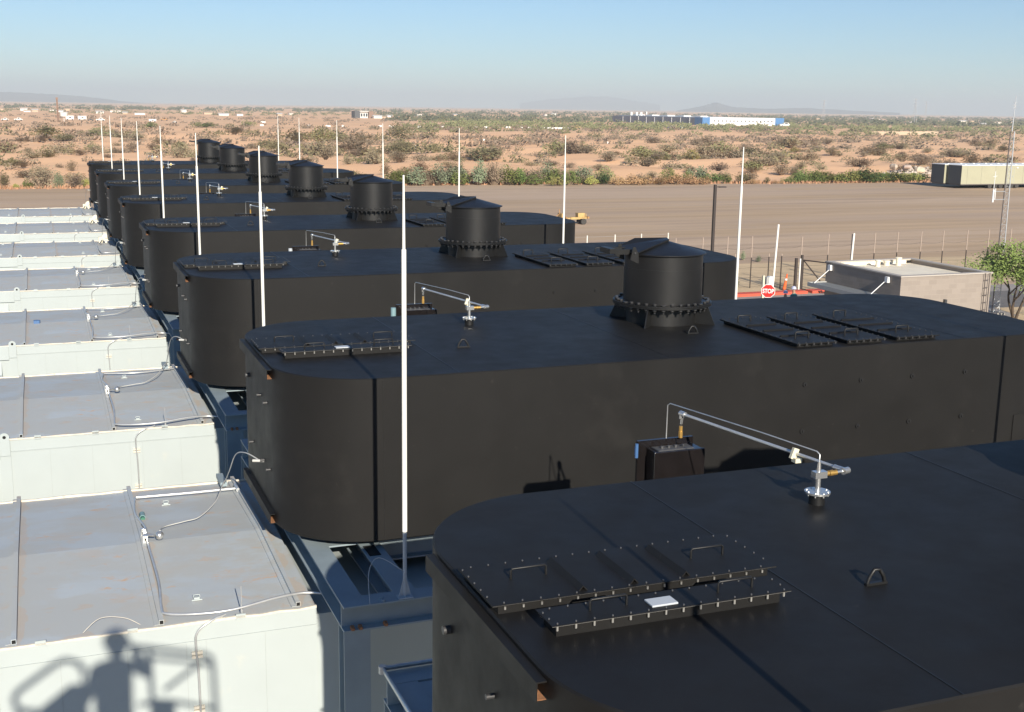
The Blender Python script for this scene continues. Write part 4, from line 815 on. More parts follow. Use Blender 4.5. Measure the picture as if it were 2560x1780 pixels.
rail([(-.44, -.35, 9.86), (-.50, -.35, 9.97), (-.62, -.35, 10.02), (-.72, -.35, 9.98), (-1.06, -.35, 9.76), (-1.11, -.35, 9.69), (-1.10, -.35, 9.60), (-1.02, -.35, 9.53), (-.92, -.35, 9.52)], 0.032)
rail([(-1.08, -.36, 9.6), (-1.08, -.40, 8.5)], 0.02); rail([(-.46, -.36, 9.88), (-.44, -.38, 8.5)], 0.02)
b = MB(); b.prism([(-1.0, 9.42), (-.58, 9.72), (-.45, 9.70), (-.40, 9.20), (-1.05, 9.10)], -.42, -.28, 'y'); b.prism([(0.20, 9.44), (0.42, 9.39), (0.42, 8.95), (0.20, 8.95)], -.40, -.30, 'y'); b.build('control_console', M['lift'], T)
b = MB(); b.box(-0.25, 0.05, -2.2, -0.8, 8.2, 8.5); b.cyl((-0.1, -2.0, 8.35), (-0.1, -13.5, 1.9), 0.16, 0.22, n=12); b.build('boom', M['lift'], T)
b = MB(); b.box(-1.2, 1.0, -15.5, -12.0, 0.6, 1.9)
for x in (-1.35, 1.0):
    for y in (-15.0, -12.5): b.cyl((x, y, 0.48), (x+0.25, y, 0.48), 0.47, n=18)
b.build('chassis', M['mastd'], T)

# ------------------------------------------------------------------ trailers, machine, rubble
def trailer(x0, x1, y0, y1, label, far):
    T = thing('office_trailer', label, 'trailer', ((x0+x1)/2, (y0+y1)/2, 0), 'long beige trailers parked on the lot')
    b = MB(); b.box(x0+0.02, x1, y0, y1, 0.62, 3.12); b.build('body', M['trailer'], T)
    b = MB(); b.box(x0, x0+0.02, y0+0.01, y1-0.01, 0.60, 3.12); b.build('end_panel', M['trend'], T)
    b = MB(); b.box(x0-0.03, x1, y0-0.04, y1+0.03, 3.12, 3.20)
    for i in range(14): b.box(x0+1+i*2.2, x0+1.3+i*2.2, y0+0.6, y0+0.9, 3.20, 3.26)
    b.build('roof', M['signw'], T)
    b = MB(); b.box(x0+0.1, x1, y0+0.2, y1-0.2, 0.42, 0.60); b.box(x0+0.05, x1, y0+0.0, y0+0.03, 0.50, 0.62); b.build('underframe', M['mastd'], T)
    for i in range(6):
        for y in (y0+0.1, y1-0.35): b = MB(); b.cyl((x0+5.2+i*0.95, y, 0.36), (x0+5.2+i*0.95, y+0.25, 0.36), 0.36, n=16); b.cyl((x0+5.2+i*0.95, y-0.02, 0.36), (x0+5.2+i*0.95, y, 0.36), 0.17, n=12); b.build('wheel', M['tyre'], T)
    if not far:
        D = MB(); D.box(x0+8.0, x0+9.1, y0-0.03, y0-0.002, 0.66, 2.72); Dm = D.build('door', M['trailer'], T)
        b = MB()
        for a in ((7.95, 8.0, 0.66, 2.76), (9.1, 9.15, 0.66, 2.76), (7.95, 9.15, 2.72, 2.76)): b.box(x0+a[0], x0+a[1], y0-0.04, y0-0.002, a[2], a[3])
        b.box(x0+8.9, x0+9.0, y0-0.06, y0-0.03, 1.5, 1.7); b.build('door_frame', M['seam'], Dm)
        b = MB()
        for i in range(12): b.box(x0+1+i*2.44, x0+1.02+i*2.44, y0-0.006, y0+0.001, 0.65, 3.1)
        b.build('panel_joint', M['trend'], T); b = MB(); b.box(x0+9.5, x0+9.75, y0-0.1, y0-0.002, 2.75, 2.9); b.build('door_light', M['signw'], T)
    return T
trailer(117.4, 152, 132.7, 135.35, 'nearer long beige trailer with a door and dark end panel, parked on the gravel lot', False)
trailer(117.1, 152, 135.75, 138.4, 'farther beige trailer showing only its dark end beside the nearer one', True)
T = thing('site_machine', 'low yellow wheeled work machine parked on the gravel lot', 'machine', (43.6, 97, 0))
b = MB(); b.box(42.5, 44.9, 96.7, 97.6, 0.52, 0.62); b.box(43.2, 44.1, 96.62, 96.70, 0.48, 0.66); b.build('deck', M['yellow'], T)
b = MB(); b.box(44.0, 44.65, 96.9, 97.5, 0.62, 1.0); b.cyl((44.7, 96.8, 0.62), (44.7, 96.8, 0.95), 0.05, n=8); b.build('engine_box', M['yellow'], T, bevel=0.03)
b = MB(); b.box(42.35, 42.6, 96.7, 97.6, 0.25, 1.0); b.build('front_plate', M['yellow'], T)
b = MB(); b.cyl((42.3, 97.1, 0.9), (42.3, 97.1, 1.35), 0.035, n=8); b.cyl((42.0, 97.2, 0.7), (42.4, 97.2, 0.95), 0.04, n=8); b.build('hitch', M['rustm'], T)
for x in (42.95, 44.45):
    for y in (96.62, 97.5): b = MB(); b.cyl((x, y, 0.26), (x, y+0.16, 0.26), 0.26, n=14); b.cyl((x, y-0.01, 0.26), (x, y, 0.26), 0.11, n=10); b.build('wheel', M['tyre'], T)
for x in (42.75, 44.85): b = MB(); b.cyl((x, 96.55, 0.62), (x, 97.7, 0.62), 0.10, n=10); b.build('roller', M['rustm'], T)
def rock(c, r, rnd, mb):
    nu, nv = 9, 6; V = []; F = []; ph = [rnd.uniform(0, 6.28) for _ in range(4)]; sq = (rnd.uniform(.8, 1.3), rnd.uniform(.8, 1.2), rnd.uniform(.6, .95))
    for i in range(nv+1):
        for j in range(nu):
            a = math.pi*i/nv; p = 2*math.pi*j/nu; k = r*(1+0.16*math.sin(3*p+ph[0])*math.sin(a)+0.12*math.cos(2*a+ph[1])+0.1*math.sin(2*p+ph[2])*math.sin(a))
            V.append((c[0]+k*sq[0]*math.sin(a)*math.cos(p), c[1]+k*sq[1]*math.sin(a)*math.sin(p), c[2]+k*sq[2]*math.cos(a)))
    for i in range(nv):
        for j in range(nu): F.append((i*nu+j, (i+1)*nu+j, (i+1)*nu+(j+1) % nu, i*nu+(j+1) % nu))
    mb.add(V, F)
rnd = random.Random(21)
for i, (x, y, r) in enumerate(((125.9, 157.5, .58), (128.2, 157.3, .62), (130.6, 157.0, .60), (135.9, 156.6, .95), (127.0, 157.9, .45), (131.6, 157.2, .42), (137.7, 156.4, .38), (124.3, 157.8, .3))):
    b = MB(); rock((x, y, r*0.6+(1.15 if i in (0, 1) else 0.7 if i == 2 else 0.0)+0.2), r, rnd, b)
    tag(b.build('boulder', M['rock']), ['pale rounded boulder at the top left of the rubble heap', 'pale boulder second from the left on the rubble heap', 'pale boulder in the middle of the rubble heap', 'largest round boulder at the right end of the rubble heap', 'small boulder between the two left boulders', 'small boulder just right of the middle boulder', 'low stone beyond the right end of the rubble heap', 'low stone beyond the left end of the rubble heap'][i], 'boulder', 'boulders on the rubble heap')
b = MB()
for i in range(620):
    x = rnd.uniform(124, 138); h = 1.9*max(0.15, 1-((x-131)/8.0)**2); y = 158+rnd.uniform(-1.4, 1.6); rock((x, y, rnd.uniform(0.0, h)*(1-abs(y-158)/2.4)), rnd.uniform(.12, .30), rnd, b)
tag(b.build('rubble', M['rockd']), 'heap of small broken rubble beyond the lot edge', 'rubble', None, 'stuff')
# ------------------------------------------------------------------ vegetation
def bush(seed, w_, h_, n, leaf_s, style, mt):
    """bush about w_ wide and h_ high: twigs plus many small leaf faces in uneven lobes"""
    rnd = random.Random(seed); b = MB(); lobes = []
    for i in range(rnd.randint(7, 11)):
        a = rnd.uniform(0, 6.28); r = rnd.uniform(0, 0.36)*w_; hh = rnd.uniform(0.6, 1.0)*h_*(1-0.8*r/w_)
        lobes.append((r*math.cos(a), r*math.sin(a), hh, rnd.uniform(0.13, 0.26)*w_))
    for l in lobes:
        for k in range(3 if style != 'dry' else 6):
            a = rnd.uniform(0, 6.28); t = rnd.uniform(0.3, 1.0)
            p1 = (l[0]+math.cos(a)*l[3]*t, l[1]+math.sin(a)*l[3]*t, l[2]*rnd.uniform(.7, 1.02)); q = 0.018*h_
            b.cur = 1; b.add([(l[0]*0.2-q, l[1]*0.2, 0), (l[0]*0.2+q, l[1]*0.2, 0), p1], [(0, 1, 2)]); b.cur = 0
    for i in range(n):
        l = rnd.choice(lobes)
        while True:
            x, y, z = (rnd.uniform(-1, 1) for _ in range(3))
            d_ = x*x+y*y+z*z
            if d_ < 1 and d_ > (0.15 if style != 'dry' else 0.0): break
        zz = max(0.02*h_, l[2]*0.58+z*l[2]*0.45); p = Vector((l[0]+x*l[3]*1.15, l[1]+y*l[3]*1.15, zz))
        u = Vector((rnd.gauss(0, 1), rnd.gauss(0, 1), rnd.gauss(0, 1))).normalized(); v = u.orthogonal().normalized(); s_ = leaf_s*rnd.uniform(.55, 1.3)
        if style == 'dry': b.add([p, p+u*s_*1.9, p+u*s_*0.9+v*s_*0.75], [(0, 1, 2)])
        else: b.add([p-u*s_*.6, p+v*s_*.5, p+u*s_*.6, p-v*s_*.5], [(0, 1, 2, 3)])
    return b.mesh('bush', [M[mt], M['twig']])
KIND = {'d': ('dry_shrub', 's_d', 'dry', 1.0), 'o': ('olive_bush', 's_o', 'leafy', 1.0), 'g': ('green_bush', 's_g', 'leafy', 1.0), 'b': ('tall_shrub', 's_b', 'leafy', 1.0),
        'n': ('dark_bush', 's_n', 'leafy', 1.0), 'y': ('yellow_bush', 's_y', 'leafy', 1.0), 't': ('tan_weed_clump', 's_t', 'leafy', 1.0)}
DESC = {'d': 'grey-brown dry shrub', 'o': 'olive green bush', 'g': 'fresh green bush', 'b': 'blue-green feathery shrub', 'n': 'dark green bush', 'y': 'yellow-green bush', 't': 'tan dried weed clump'}
CATN = {'d': 'shrub', 'o': 'bush', 'g': 'bush', 'b': 'shrub', 'n': 'bush', 'y': 'bush', 't': 'weeds'}
PROTO = {}
for kd in KIND:
    PROTO[kd] = [bush(100+7*j+ord(kd), 1.0, 1.0, 620 if kd == 'd' else 800, 0.046 if kd == 'd' else 0.052, KIND[kd][2], KIND[kd][1]) for j in range(5 if kd in 'do' else 3)]
def put_bush(kd, x, y, w_, h_, rnd, label, group):
    o = bpy.data.objects.new(KIND[kd][0], rnd.choice(PROTO[kd])); COL.objects.link(o)
    o.location = (x, y, gz(x, y)-0.03); o.scale = (w_*1.28, w_*rnd.uniform(.9, 1.2), h_*1.25); o.scale *= (1.22 if 145 < y < 158 else 1.12 if w_ > 5 else 1.0); o.rotation_euler = (0, 0, rnd.uniform(0, 6.28)); return tag(o, label, CATN[kd], group)
def zone(x, y):
    az = math.degrees(math.atan2(x, y))
    px = 1280+3017*math.tan(R(az-21.4))
    names = [(240, 'left of the silencers'), (700, 'behind the far rain caps'), (1000, 'behind the middle rods'), (1300, 'left of the right rods'), (1620, 'between two right rods'), (1900, 'above the light pole'), (2300, 'above the guard house'), (9999, 'behind the trailers')]
    return next(n for lim, n in names if px < lim)
SPEC = [('o',2.9,348.1,8.5,3.19),('o',14.9,365.5,7.9,2.48),('o',6.9,338.1,6.22,1.87),('d',-2.7,330.0,6.01,1.6),('d',22.0,358.8,6.7,1.79),('g',88.0,550.2,5.32,2.31),('g',66.6,524.3,10.02,2.0),('g',44.1,515.2,6.47,1.94),('o',57.6,386.8,7.46,2.49),('d',24.9,340.7,5.33,2.13),('d',18.4,263.2,3.3,2.31),('d',25.1,236.2,3.9,3.15),('d',-0.5,236.5,3.6,1.59),('d',-4.2,218.0,3.3,1.32),('d',-2.1,194.9,1.9,1.07),('d',3.2,196.8,1.57,0.97),('d',4.6,183.5,1.81,1.7),('d',7.8,239.8,3.33,1.19),('d',1.8,306.3,3.74,1.68),('o',101.9,356.0,7.7,4.81),('o',77.2,330.2,8.77,3.51),('o',81.8,323.9,6.5,2.82),('o',83.5,229.8,9.6,2.88),('d',62.2,216.8,3.53,1.91),('d',70.2,228.3,4.52,1.56),('d',60.7,247.3,3.8,1.65),('d',55.8,210.9,4.26,2.84),('d',49.9,223.7,3.71,2.67),('d',66.2,205.9,2.97,1.27),('d',54.1,251.3,3.82,1.66),('d',63.8,192.3,2.65,1.19),('d',51.4,187.0,2.53,1.9),('d',49.4,204.0,2.05,1.5),('o',127.4,247.6,5.62,2.72),('o',104.1,200.7,5.75,2.06),('d',125.1,229.0,4.4,1.86),('d',88.3,167.6,3.09,1.11),('d',85.0,179.3,2.73,1.04),('d',85.5,209.4,3.11,1.63),('d',103.8,215.1,4.68,1.95),('d',85.8,193.3,2.22,1.11),('d',107.4,179.8,4.06,1.49),('d',110.1,239.1,5.16,1.72),('d',85.6,200.4,3.57,1.14),('o',106.4,211.7,2.32,1.39),('o',145.3,249.9,4.67,1.87),('d',139.9,228.7,5.18,1.9),('o',105.3,189.2,4.22,1.41),('d',110.0,173.3,3.3,1.06),('o',100.9,235.2,2.51,1.17),('d',188.5,209.9,5.36,2.42),('o',244.2,261.3,2.82,1.63),('d',173.3,238.6,3.92,2.05),('d',112.5,168.4,2.98,1.95),('d',132.1,185.7,2.61,1.74),('d',147.0,195.0,3.85,1.85),('d',130.9,190.1,2.21,1.62),('d',183.0,234.2,5.59,2.05),('d',174.9,210.4,5.1,1.87),('d',198.1,227.5,5.57,1.86),('d',150.8,185.7,4.48,1.34),('d',147.1,222.7,5.12,2.05),('d',197.2,207.6,4.34,1.56),('o',-3.7,152.3,1.48,1.67),('g',-1.3,151.9,1.3,1.02),('d',0.4,151.7,2.42,2.24),('b',2.2,151.4,1.21,1.54),('d',3.8,151.2,1.97,1.5),('y',5.1,153.1,1.05,1.05),('y',-2.5,151.4,1.11,0.55),('g',42.7,150.9,1.64,1.33),('b',44.9,149.7,2.56,1.84),('d',46.4,149.5,2.05,1.64),('b',47.8,149.3,2.57,2.16),('g',50.6,149.7,2.18,1.56),('b',51.9,152.0,1.06,2.53),('b',53.5,149.3,1.88,2.5),('d',55.5,149.1,2.41,2.51),('g',57.4,148.8,2.31,1.89),('g',58.9,148.6,2.63,1.73),('g',60.6,148.4,2.32,1.37),('b',64.0,152.1,2.49,2.17),('g',65.6,147.7,2.23,1.49),('d',69.8,156.7,1.46,2.03),('g',68.2,149.0,1.4,0.86),('y',68.8,147.2,1.39,1.17),('n',71.2,148.6,1.94,1.4),('y',63.8,147.1,2.11,1.05),('t',72.7,147.5,2.37,0.97),('t',74.7,147.2,2.38,1.08),('t',76.7,147.0,2.17,0.98),('t',78.7,146.7,2.5,0.98),('t',81.4,147.2,2.52,1.1),('t',83.4,146.9,2.53,0.99),('g',82.8,152.3,2.15,1.58),('b',87.7,152.6,2.17,2.17),('g',85.8,151.9,1.7,1.48),('g',88.7,149.7,2.82,1.35),('g',90.2,148.6,1.69,1.24),('o',92.3,148.3,2.6,1.24),('t',93.3,146.4,1.34,0.56),('g',96.4,147.8,1.25,0.68),('t',97.1,146.8,0.9,0.45),('d',77.5,150.3,1.66,1.22),('t',85.2,146.6,2.2,0.88),('t',98.1,146.7,0.79,0.45),('g',99.9,147.3,1.71,0.8),('g',101.9,148.0,1.95,1.26),('g',104.8,147.6,2.08,0.92),('g',107.0,148.2,2.33,1.16),('g',108.9,148.0,2.33,1.17),('g',110.8,147.7,2.57,1.4),('g',113.1,147.4,2.34,1.29),('n',115.0,147.2,2.59,1.29),('n',117.0,146.9,2.59,1.41),('g',119.6,147.5,2.14,1.07),('g',121.3,147.3,2.14,1.07),('g',123.6,148.0,2.16,1.08),('y',114.7,151.1,1.8,1.2),('b',44.6,70.9,0.44,0.6),('b',45.1,69.7,0.49,0.43),('n',37.1,59.5,0.51,0.69)]
_r = random.Random(55)
for i in range(30): SPEC.append((_r.choice('gbdgbod'), round(42.5+i*1.02+_r.uniform(-.5, .5), 1), round(151.6-0.05*i+_r.uniform(-.2, 2.4), 1), round(_r.uniform(2.2, 3.4), 1), round(_r.uniform(1.1, 2.1), 1)))
for i in range(16): SPEC.append((_r.choice('ggnoy'), round(102.5+i*1.35, 1), round(147.9-0.06*i+_r.uniform(0, 1.6), 1), round(_r.uniform(2.4, 3.6), 1), round(_r.uniform(1.1, 1.7), 1)))
_n = ['first', 'second', 'third', 'fourth', 'fifth', 'sixth', 'seventh', 'eighth', 'ninth']; _t = ['tenth', 'eleventh', 'twelfth', 'thirteenth', 'fourteenth', 'fifteenth', 'sixteenth', 'seventeenth', 'eighteenth', 'nineteenth']
NUM = _n+_t+['twentieth']+['twenty '+a for a in _n]+['thirtieth']+['thirty '+a for a in _n]
RAW = []
def px_of(x, y): return 1280+3017*math.tan(R(math.degrees(math.atan2(x, y))-21.4))
def flush_labels():
    G_ = {}
    for o, base in RAW: G_.setdefault(base, []).append(o)
    for base, L in G_.items():
        if len(L) == 1: L[0]['label'] = base; continue
        L.sort(key=lambda o: px_of(o.location.x, o.location.y))
        for i, o in enumerate(L): o['label'] = base+', '+(['leftmost', 'second', 'third', 'fourth', 'fifth', 'sixth', 'seventh', 'eighth', 'ninth', 'tenth', 'eleventh', 'twelfth', 'thirteenth', 'fourteenth', 'fifteenth'][i] if i < 15 else 'further')+('' if i == 0 else ' from left')
rnd = random.Random(4)
for (kd, x, y, w_, h_) in SPEC:
    edge = 145 < y < 158; near = y < 100
    where = 'on the dirt near the fence' if near else ('at the lot edge ' + zone(x, y)) if edge else ('in the desert ' + zone(x, y))
    size = 'broad' if w_ > 5 else 'tall' if h_ > 1.9 else 'small' if w_ < 2 else 'medium'
    o = put_bush(kd, x, y, w_, h_, rnd, None, 'bushes along the lot edge' if edge else 'bushes by the fence' if near else 'large bushes of the desert'); RAW.append((o, '%s %s %s' % (size, DESC[kd], where)))
# fill shrubs: nearest ones as things, the rest as one mass
def dens(x, y): return max(0, 0.42+0.42*math.sin(16*math.log(y)+0.9*math.sin(x*0.013)+1.0)+0.35*math.sin(x*0.031+1.3*math.sin(y*0.021))*math.cos(y*0.043+x*0.008))
def place(n, y0, y1, rnd):
    out = []
    while len(out) < n:
        y = y0*((y1/y0)**rnd.random()); az = R(rnd.uniform(-4, 47)); x = y*math.tan(az)
        if 118 < x < 155 and y < 165: continue
        g = dens(x, y)
        if y < 210: g *= 0.5
        if x < 0.14*y and y < 260: g *= 0.5
        if x > 0.62*y: g = g*0.6+0.5
        if rnd.random() < g*1.15+0.08: out.append((x, y))
    return out
rnd = random.Random(12)
pl = sorted(place(205, 158, 330, rnd), key=lambda p: p[1])
for x, y in pl:
    kd = rnd.choices('dody', (60, 18, 15, 3))[0]; w_ = (1.5+3.6*rnd.random()**1.5)*(1 if y < 230 else 1.35); h_ = w_*rnd.uniform(.32, .55)
    size = 'small' if w_ < 2.4 else 'medium' if w_ < 3.6 else 'wide'; rng = 'near' if y < 185 else 'middle' if y < 225 else 'rear' if y < 270 else 'far'
    o = put_bush(kd, x, y, w_, h_, rnd, None, 'shrubs scattered over the desert'); RAW.append((o, '%s %s, %s desert %s' % (size, DESC[kd], rng, zone(x, y))))
flush_labels()
def mass(name, pts, seed, mt, wr, hr, nl, ls, label):
    rnd = random.Random(seed); b = MB()
    for x, y in pts:
        w_ = rnd.uniform(*wr); h_ = w_*rnd.uniform(*hr); z0 = gz(x, y)
        for i in range(nl):
            a = rnd.uniform(0, 6.28); r = math.sqrt(rnd.random())*0.5*w_; zz = z0+rnd.uniform(0.05, 1.0)*h_*(1-(r/(0.55*w_))**2*0.7)
            p = Vector((x+r*math.cos(a), y+r*math.sin(a), zz)); u = Vector((rnd.gauss(0, 1), rnd.gauss(0, 1), rnd.gauss(0, .7))).normalized(); v = u.orthogonal().normalized(); s_ = w_*ls*rnd.uniform(.6, 1.3)
            b.add([p-u*s_, p+v*s_*.8, p+u*s_, p-v*s_*.8], [(0, 1, 2, 3)])
    return tag(b.build(name, M[mt]), label, 'scrub', None, 'stuff')
rnd = random.Random(30)
mass('desert_scrub', place(240, 165, 420, rnd), 1, 's_d', (1.2, 4.2), (.28, .5), 60, 0.065, 'low dry scrub covering the middle of the desert')
mass('olive_scrub', place(210, 190, 520, rnd), 2, 's_o', (2.2, 6.5), (.35, .5), 70, 0.06, 'olive scrub scattered over the desert')
mass('far_scrub', place(1050, 280, 900, rnd), 3, 's_d', (2.5, 7), (.24, .36), 26, 0.085, 'brown scrub of the far desert')
mass('far_olive_scrub', [(x, y) for x, y in place(1500, 430, 1500, rnd) if (x > 0.29*y or y > 1000) and not (0.235*y < x < 0.275*y and y < 944)], 4, 'far_yel', (3, 7), (.30, .42), 22, 0.11, 'far green-brown scrub and trees before the horizon')
mass('far_woods', [(x, y) for x, y in place(2300, 800, 2800, rnd) if (x > 0.27*y or y > 1500) and not (0.235*y < x < 0.275*y and y < 944)], 5, 'far_wood', (6, 13), (.28, .40), 18, 0.12, 'far belt of dark trees at the horizon')
P_ = []
rr = random.Random(9)
while len(P_) < 420:
    y = rr.uniform(560, 760); az = R(rr.uniform(17, 46)); P_.append((y*math.tan(az), y))
mass('far_green_trees', P_, 6, 'far_yel', (4, 8), (.28, .42), 26, 0.10, 'far yellow-green trees in front of the warehouse')
# weeds along the lot edge
b = MB(); rnd = random.Random(77)
for i in range(5200):
    x = rnd.uniform(-6, 126); y = 150.6-0.03*x*0+rnd.gauss(0.4, 0.8)-(3.6 if x > 66 else 0)*min(1, (x-60)/40 if x > 60 else 0)
    if rnd.random() > 0.4+0.6*abs(math.sin(x*0.35)): continue
    h_ = rnd.uniform(.12, .5); a = rnd.uniform(0, 3.14); w_ = rnd.uniform(.08, .2); c_, s_ = math.cos(a)*w_, math.sin(a)*w_
    b.add([(x-c_, y-s_, 0.0), (x+c_, y+s_, 0.0), (x+rnd.uniform(-.15, .15), y, h_)], [(0, 1, 2)])
tag(b.build('verge_weeds', M['s_t']), 'low dry weeds along the far edge of the gravel lot', 'weeds', None, 'stuff')

# ------------------------------------------------------------------ palo verde tree by the mast
T = thing('tree', 'small bright green tree with several dark leaning trunks at the right edge', 'tree', (45.1, 46.35, 0))
rnd = random.Random(3); b = MB(); tips = []
def limb(p, d_, L, r, depth):
    pts = [Vector(p)]; dd = Vector(d_).normalized()
    for i in range(5): dd = (dd+Vector((rnd.gauss(0, .13), rnd.gauss(0, .13), rnd.gauss(0.03, .06)))).normalized(); pts.append(pts[-1]+dd*L/5)
    b.tube(pts, [r*(1-0.45*i/5) for i in range(6)], 7)
    if depth == 0: tips.append(pts[-1]); return
    for i in range(3 if depth > 1 else 4):
        a = rnd.uniform(0, 6.28); nd = (dd+Vector((math.cos(a)*.8, math.sin(a)*.8, rnd.uniform(-.15, .35)))).normalized(); limb(pts[rnd.randint(3, 5)], nd, L*rnd.uniform(.55, .8), r*.52, depth-1)
for a in (-2.6, -0.3, 1.2): limb((45.1+0.1*math.cos(a), 46.35+0.1*math.sin(a), 0), (math.cos(a)*.33, math.sin(a)*.33, 1), 1.55, 0.075, 3)
b.build('trunk', M['bark'], T)
b = MB()
cl = [(45.1+rnd.gauss(0, 1.35), 46.35+rnd.gauss(0, 1.1)) for _ in range(85)]
cl = [(x, y, 1.55+2.25*max(0, 1-((x-45.2)/3.1)**2-((y-46.35)/3.0)**2)*rnd.uniform(.25, 1.0)) for x, y in cl]+[(t_.x, t_.y, min(max(t_.z, 1.6), 3.6)) for t_ in tips]
cl += [(42.2, 46.3, 2.75), (42.6, 46.2, 2.6), (43.0, 46.4, 2.95), (42.9, 46.0, 2.45), (41.7, 46.4, 2.7)]
for (x, y, z) in cl:
    R_ = rnd.uniform(.28, .55)
    for i in range(72):
        p = Vector((x+rnd.gauss(0, R_*.62), y+rnd.gauss(0, R_*.62), z+rnd.gauss(0, R_*.34))); u = Vector((rnd.gauss(0, 1), rnd.gauss(0, 1), rnd.gauss(0, 1))).normalized(); v = u.orthogonal().normalized(); s_ = rnd.uniform(.035, .075)
        if p.z < 1.35: continue
        b.add([p-u*s_, p+v*s_*.6, p+u*s_, p-v*s_*.6], [(0, 1, 2, 3)])
b.build('crown', M['tleaf'], T)

# ------------------------------------------------------------------ far buildings
def bx(name, mtl, x0, x1, y0, y1, z0, z1, par=None): return MB().box(x0, x1, y0, y1, z0, z1).build(name, mtl, par)
T = thing('warehouse', 'long warehouse on the horizon, shaded grey flank and white front with blue corner panels', 'warehouse', (457, 805, 0))
bx('wall', M['whw'], 430, 483, 735, 875, 0, 5.1, T); bx('shaded_flank', M['whd'], 424.8, 429.9, 735.2, 875, 0, 5.0, T)  # flank turned from the sun, its shade put in as grey colour
bx('corner_panel', M['whb'], 424.6, 430.5, 734.4, 745, 0, 5.3, T); bx('corner_panel', M['whb'], 483, 490, 734.6, 741, 0, 5.4, T); bx('roof', M['whw'], 430, 483, 735, 875, 5.1, 5.35, T)
for i in range(16): bx('window', M['glass'], 434+i*3.05, 434.9+i*3.05, 734.8, 734.98, 2.6, 3.4, T)
for i in range(9): bx('downpipe', M['whw'], 424.5, 424.75, 752+i*13, 752.35+i*13, 0, 4.6+(0.5 if i % 3 == 0 else 0), T)
for i in range(5): bx('roof_unit', M['whw'], 432, 438, 750+i*24, 760+i*24, 5.35, 6.2, T)
for i, (x, y) in enumerate(((428.6, 849.9), (430.5, 844.6), (432.4, 841.0), (436.6, 840.0))):
    b = MB(); b.cyl((x, y, 5.35), (x, y, 7.9 if i < 3 else 8.3), 1.0 if i < 3 else 0.5, n=14)
    tag(b.build('storage_tank', M['bldw']), ['left tank', 'second tank from the left', 'third tank from the left', 'slim pipe like tank'][i]+' of the white group standing on the warehouse roof', 'tank', 'white tanks at the warehouse')
T = thing('office_building', 'small far office block with dark glass, white frame and brown wing', 'office building', (241, 945, 0))
bx('glass_wing', M['trend'], 234.5, 238.8, 944, 955, 0, 5.4, T); bx('centre', M['bldw'], 238.9, 245.2, 945, 955, 0, 5.0, T); bx('roof_slab', M['bldw'], 238.2, 245.4, 943, 956, 5.0, 5.5, T); bx('brown_wing', M['bldb'], 245.5, 249.4, 943, 955, 0, 5.3, T); bx('annex', M['bldw'], 251, 255.5, 945, 952, 0, 2.2, T)
for i in range(3): bx('window', M['glass'], 239.6+i*2, 240.8+i*2, 944.8, 944.98, 1.2, 3.6, T)
b = MB()
for i in range(16): b.box(354+i*3.4, 354+i*3.4+3.35, 462+i*1.19, 462.2+i*1.19, 0, 1.7-0.12*(i % 3 == 0)); 
tag(b.build('boundary_wall', M['bldt']), 'long low tan boundary wall in the far right scrub', 'wall')
rnd = random.Random(8)
BAR = [(96.5, 563.1), (113.4, 657.6), (118.0, 563.0), (125.7, 557.0), (133.6, 560.3), (153.4, 568.5), (156.6, 559.8), (169.1, 556.3), (172.7, 548.6), (182.1, 561.3), (198.3, 558.4), (204.3, 560.6), (211.5, 563.4), (217.7, 565.7), (221.0, 556.2), (226.3, 558.5)]
for i, (x, y) in enumerate(BAR):
    L = rnd.uniform(1.3, 2.6); b = MB(); b.prism([(y-.3, 0), (y-.12, .35), (y-.08, .75), (y+.08, .75), (y+.12, .35), (y+.3, 0)], x-L/2, x+L/2, 'x')
    tag(b.build('road_barrier', M['bldw']), 'short far white barrier segment, %s of sixteen from the left' % NUM[i], 'barrier', 'white road barriers across the far desert')
b = MB(); b.prism([(551, 0), (551.2, .75), (551.4, .75), (551.6, 0)], 229, 245, 'x'); tag(b.build('barrier_row', M['bldw']), 'continuous far white barrier run right of the separate segments', 'barrier')
for i, (x, y) in enumerate(((85.1, 282.6), (124.5, 343.5), (166.0, 344.9), (182.7, 347.0))):
    b = MB(); b.box(x-.28, x+.28, y, y+.1, .3+gz(x, y), 1.0+gz(x, y)); b.box(x-.05, x+.05, y+.1, y+.2, gz(x, y)-.2, .9+gz(x, y)); tag(b.build('marker_sign', M['signw']), 'small white marker board in the desert, %s' % ['leftmost of four', 'second from left', 'third from left', 'rightmost of four'][i], 'sign', 'white marker boards in the desert')
def vehicle(x, y, L, h, body, label, cat='truck'):
    T = thing('parked_truck' if cat == 'truck' else 'site_trailer', label, cat, (x, y, 0), 'white vehicles on the far left' if cat == 'truck' else 'white trailers on the far left')
    b = MB()
    if cat == 'truck':
        b.prism([(x-L/2, .45), (x+L/2, .45), (x+L/2, h*.55), (x+L*.30, h*.62), (x+L*.18, h), (x-L*.12, h), (x-L*.14, h*.62), (x-L/2, h*.6)], y, y+1.8, 'y')
    else: b.box(x-L/2, x+L/2, y, y+2.2, .5, h); b.box(x-L/2-.1, x+L/2+.1, y-.1, y+2.3, h, h+.15)
    b.build('body', body, T); b = MB(); b.box(x-L*.08, x+L*.16, y-.03, y-.002, h*.62 if cat == 'truck' else h*.5, h*.92 if cat == 'truck' else h*.75); b.build('window', M['glass'], T)
    for dx in (-.32, .32): b = MB(); b.cyl((x+L*dx, y-.05, .38), (x+L*dx, y+.2, .38), .38, n=12); b.build('wheel', M['tyre'], T)
vehicle(-13.3, 643.6, 3.4, 1.5, M['bldw'], 'white truck at the far left edge beyond the desert'); vehicle(-7.2, 643, 3.8, 1.7, M['bldw'], 'white truck, second from the far left edge')
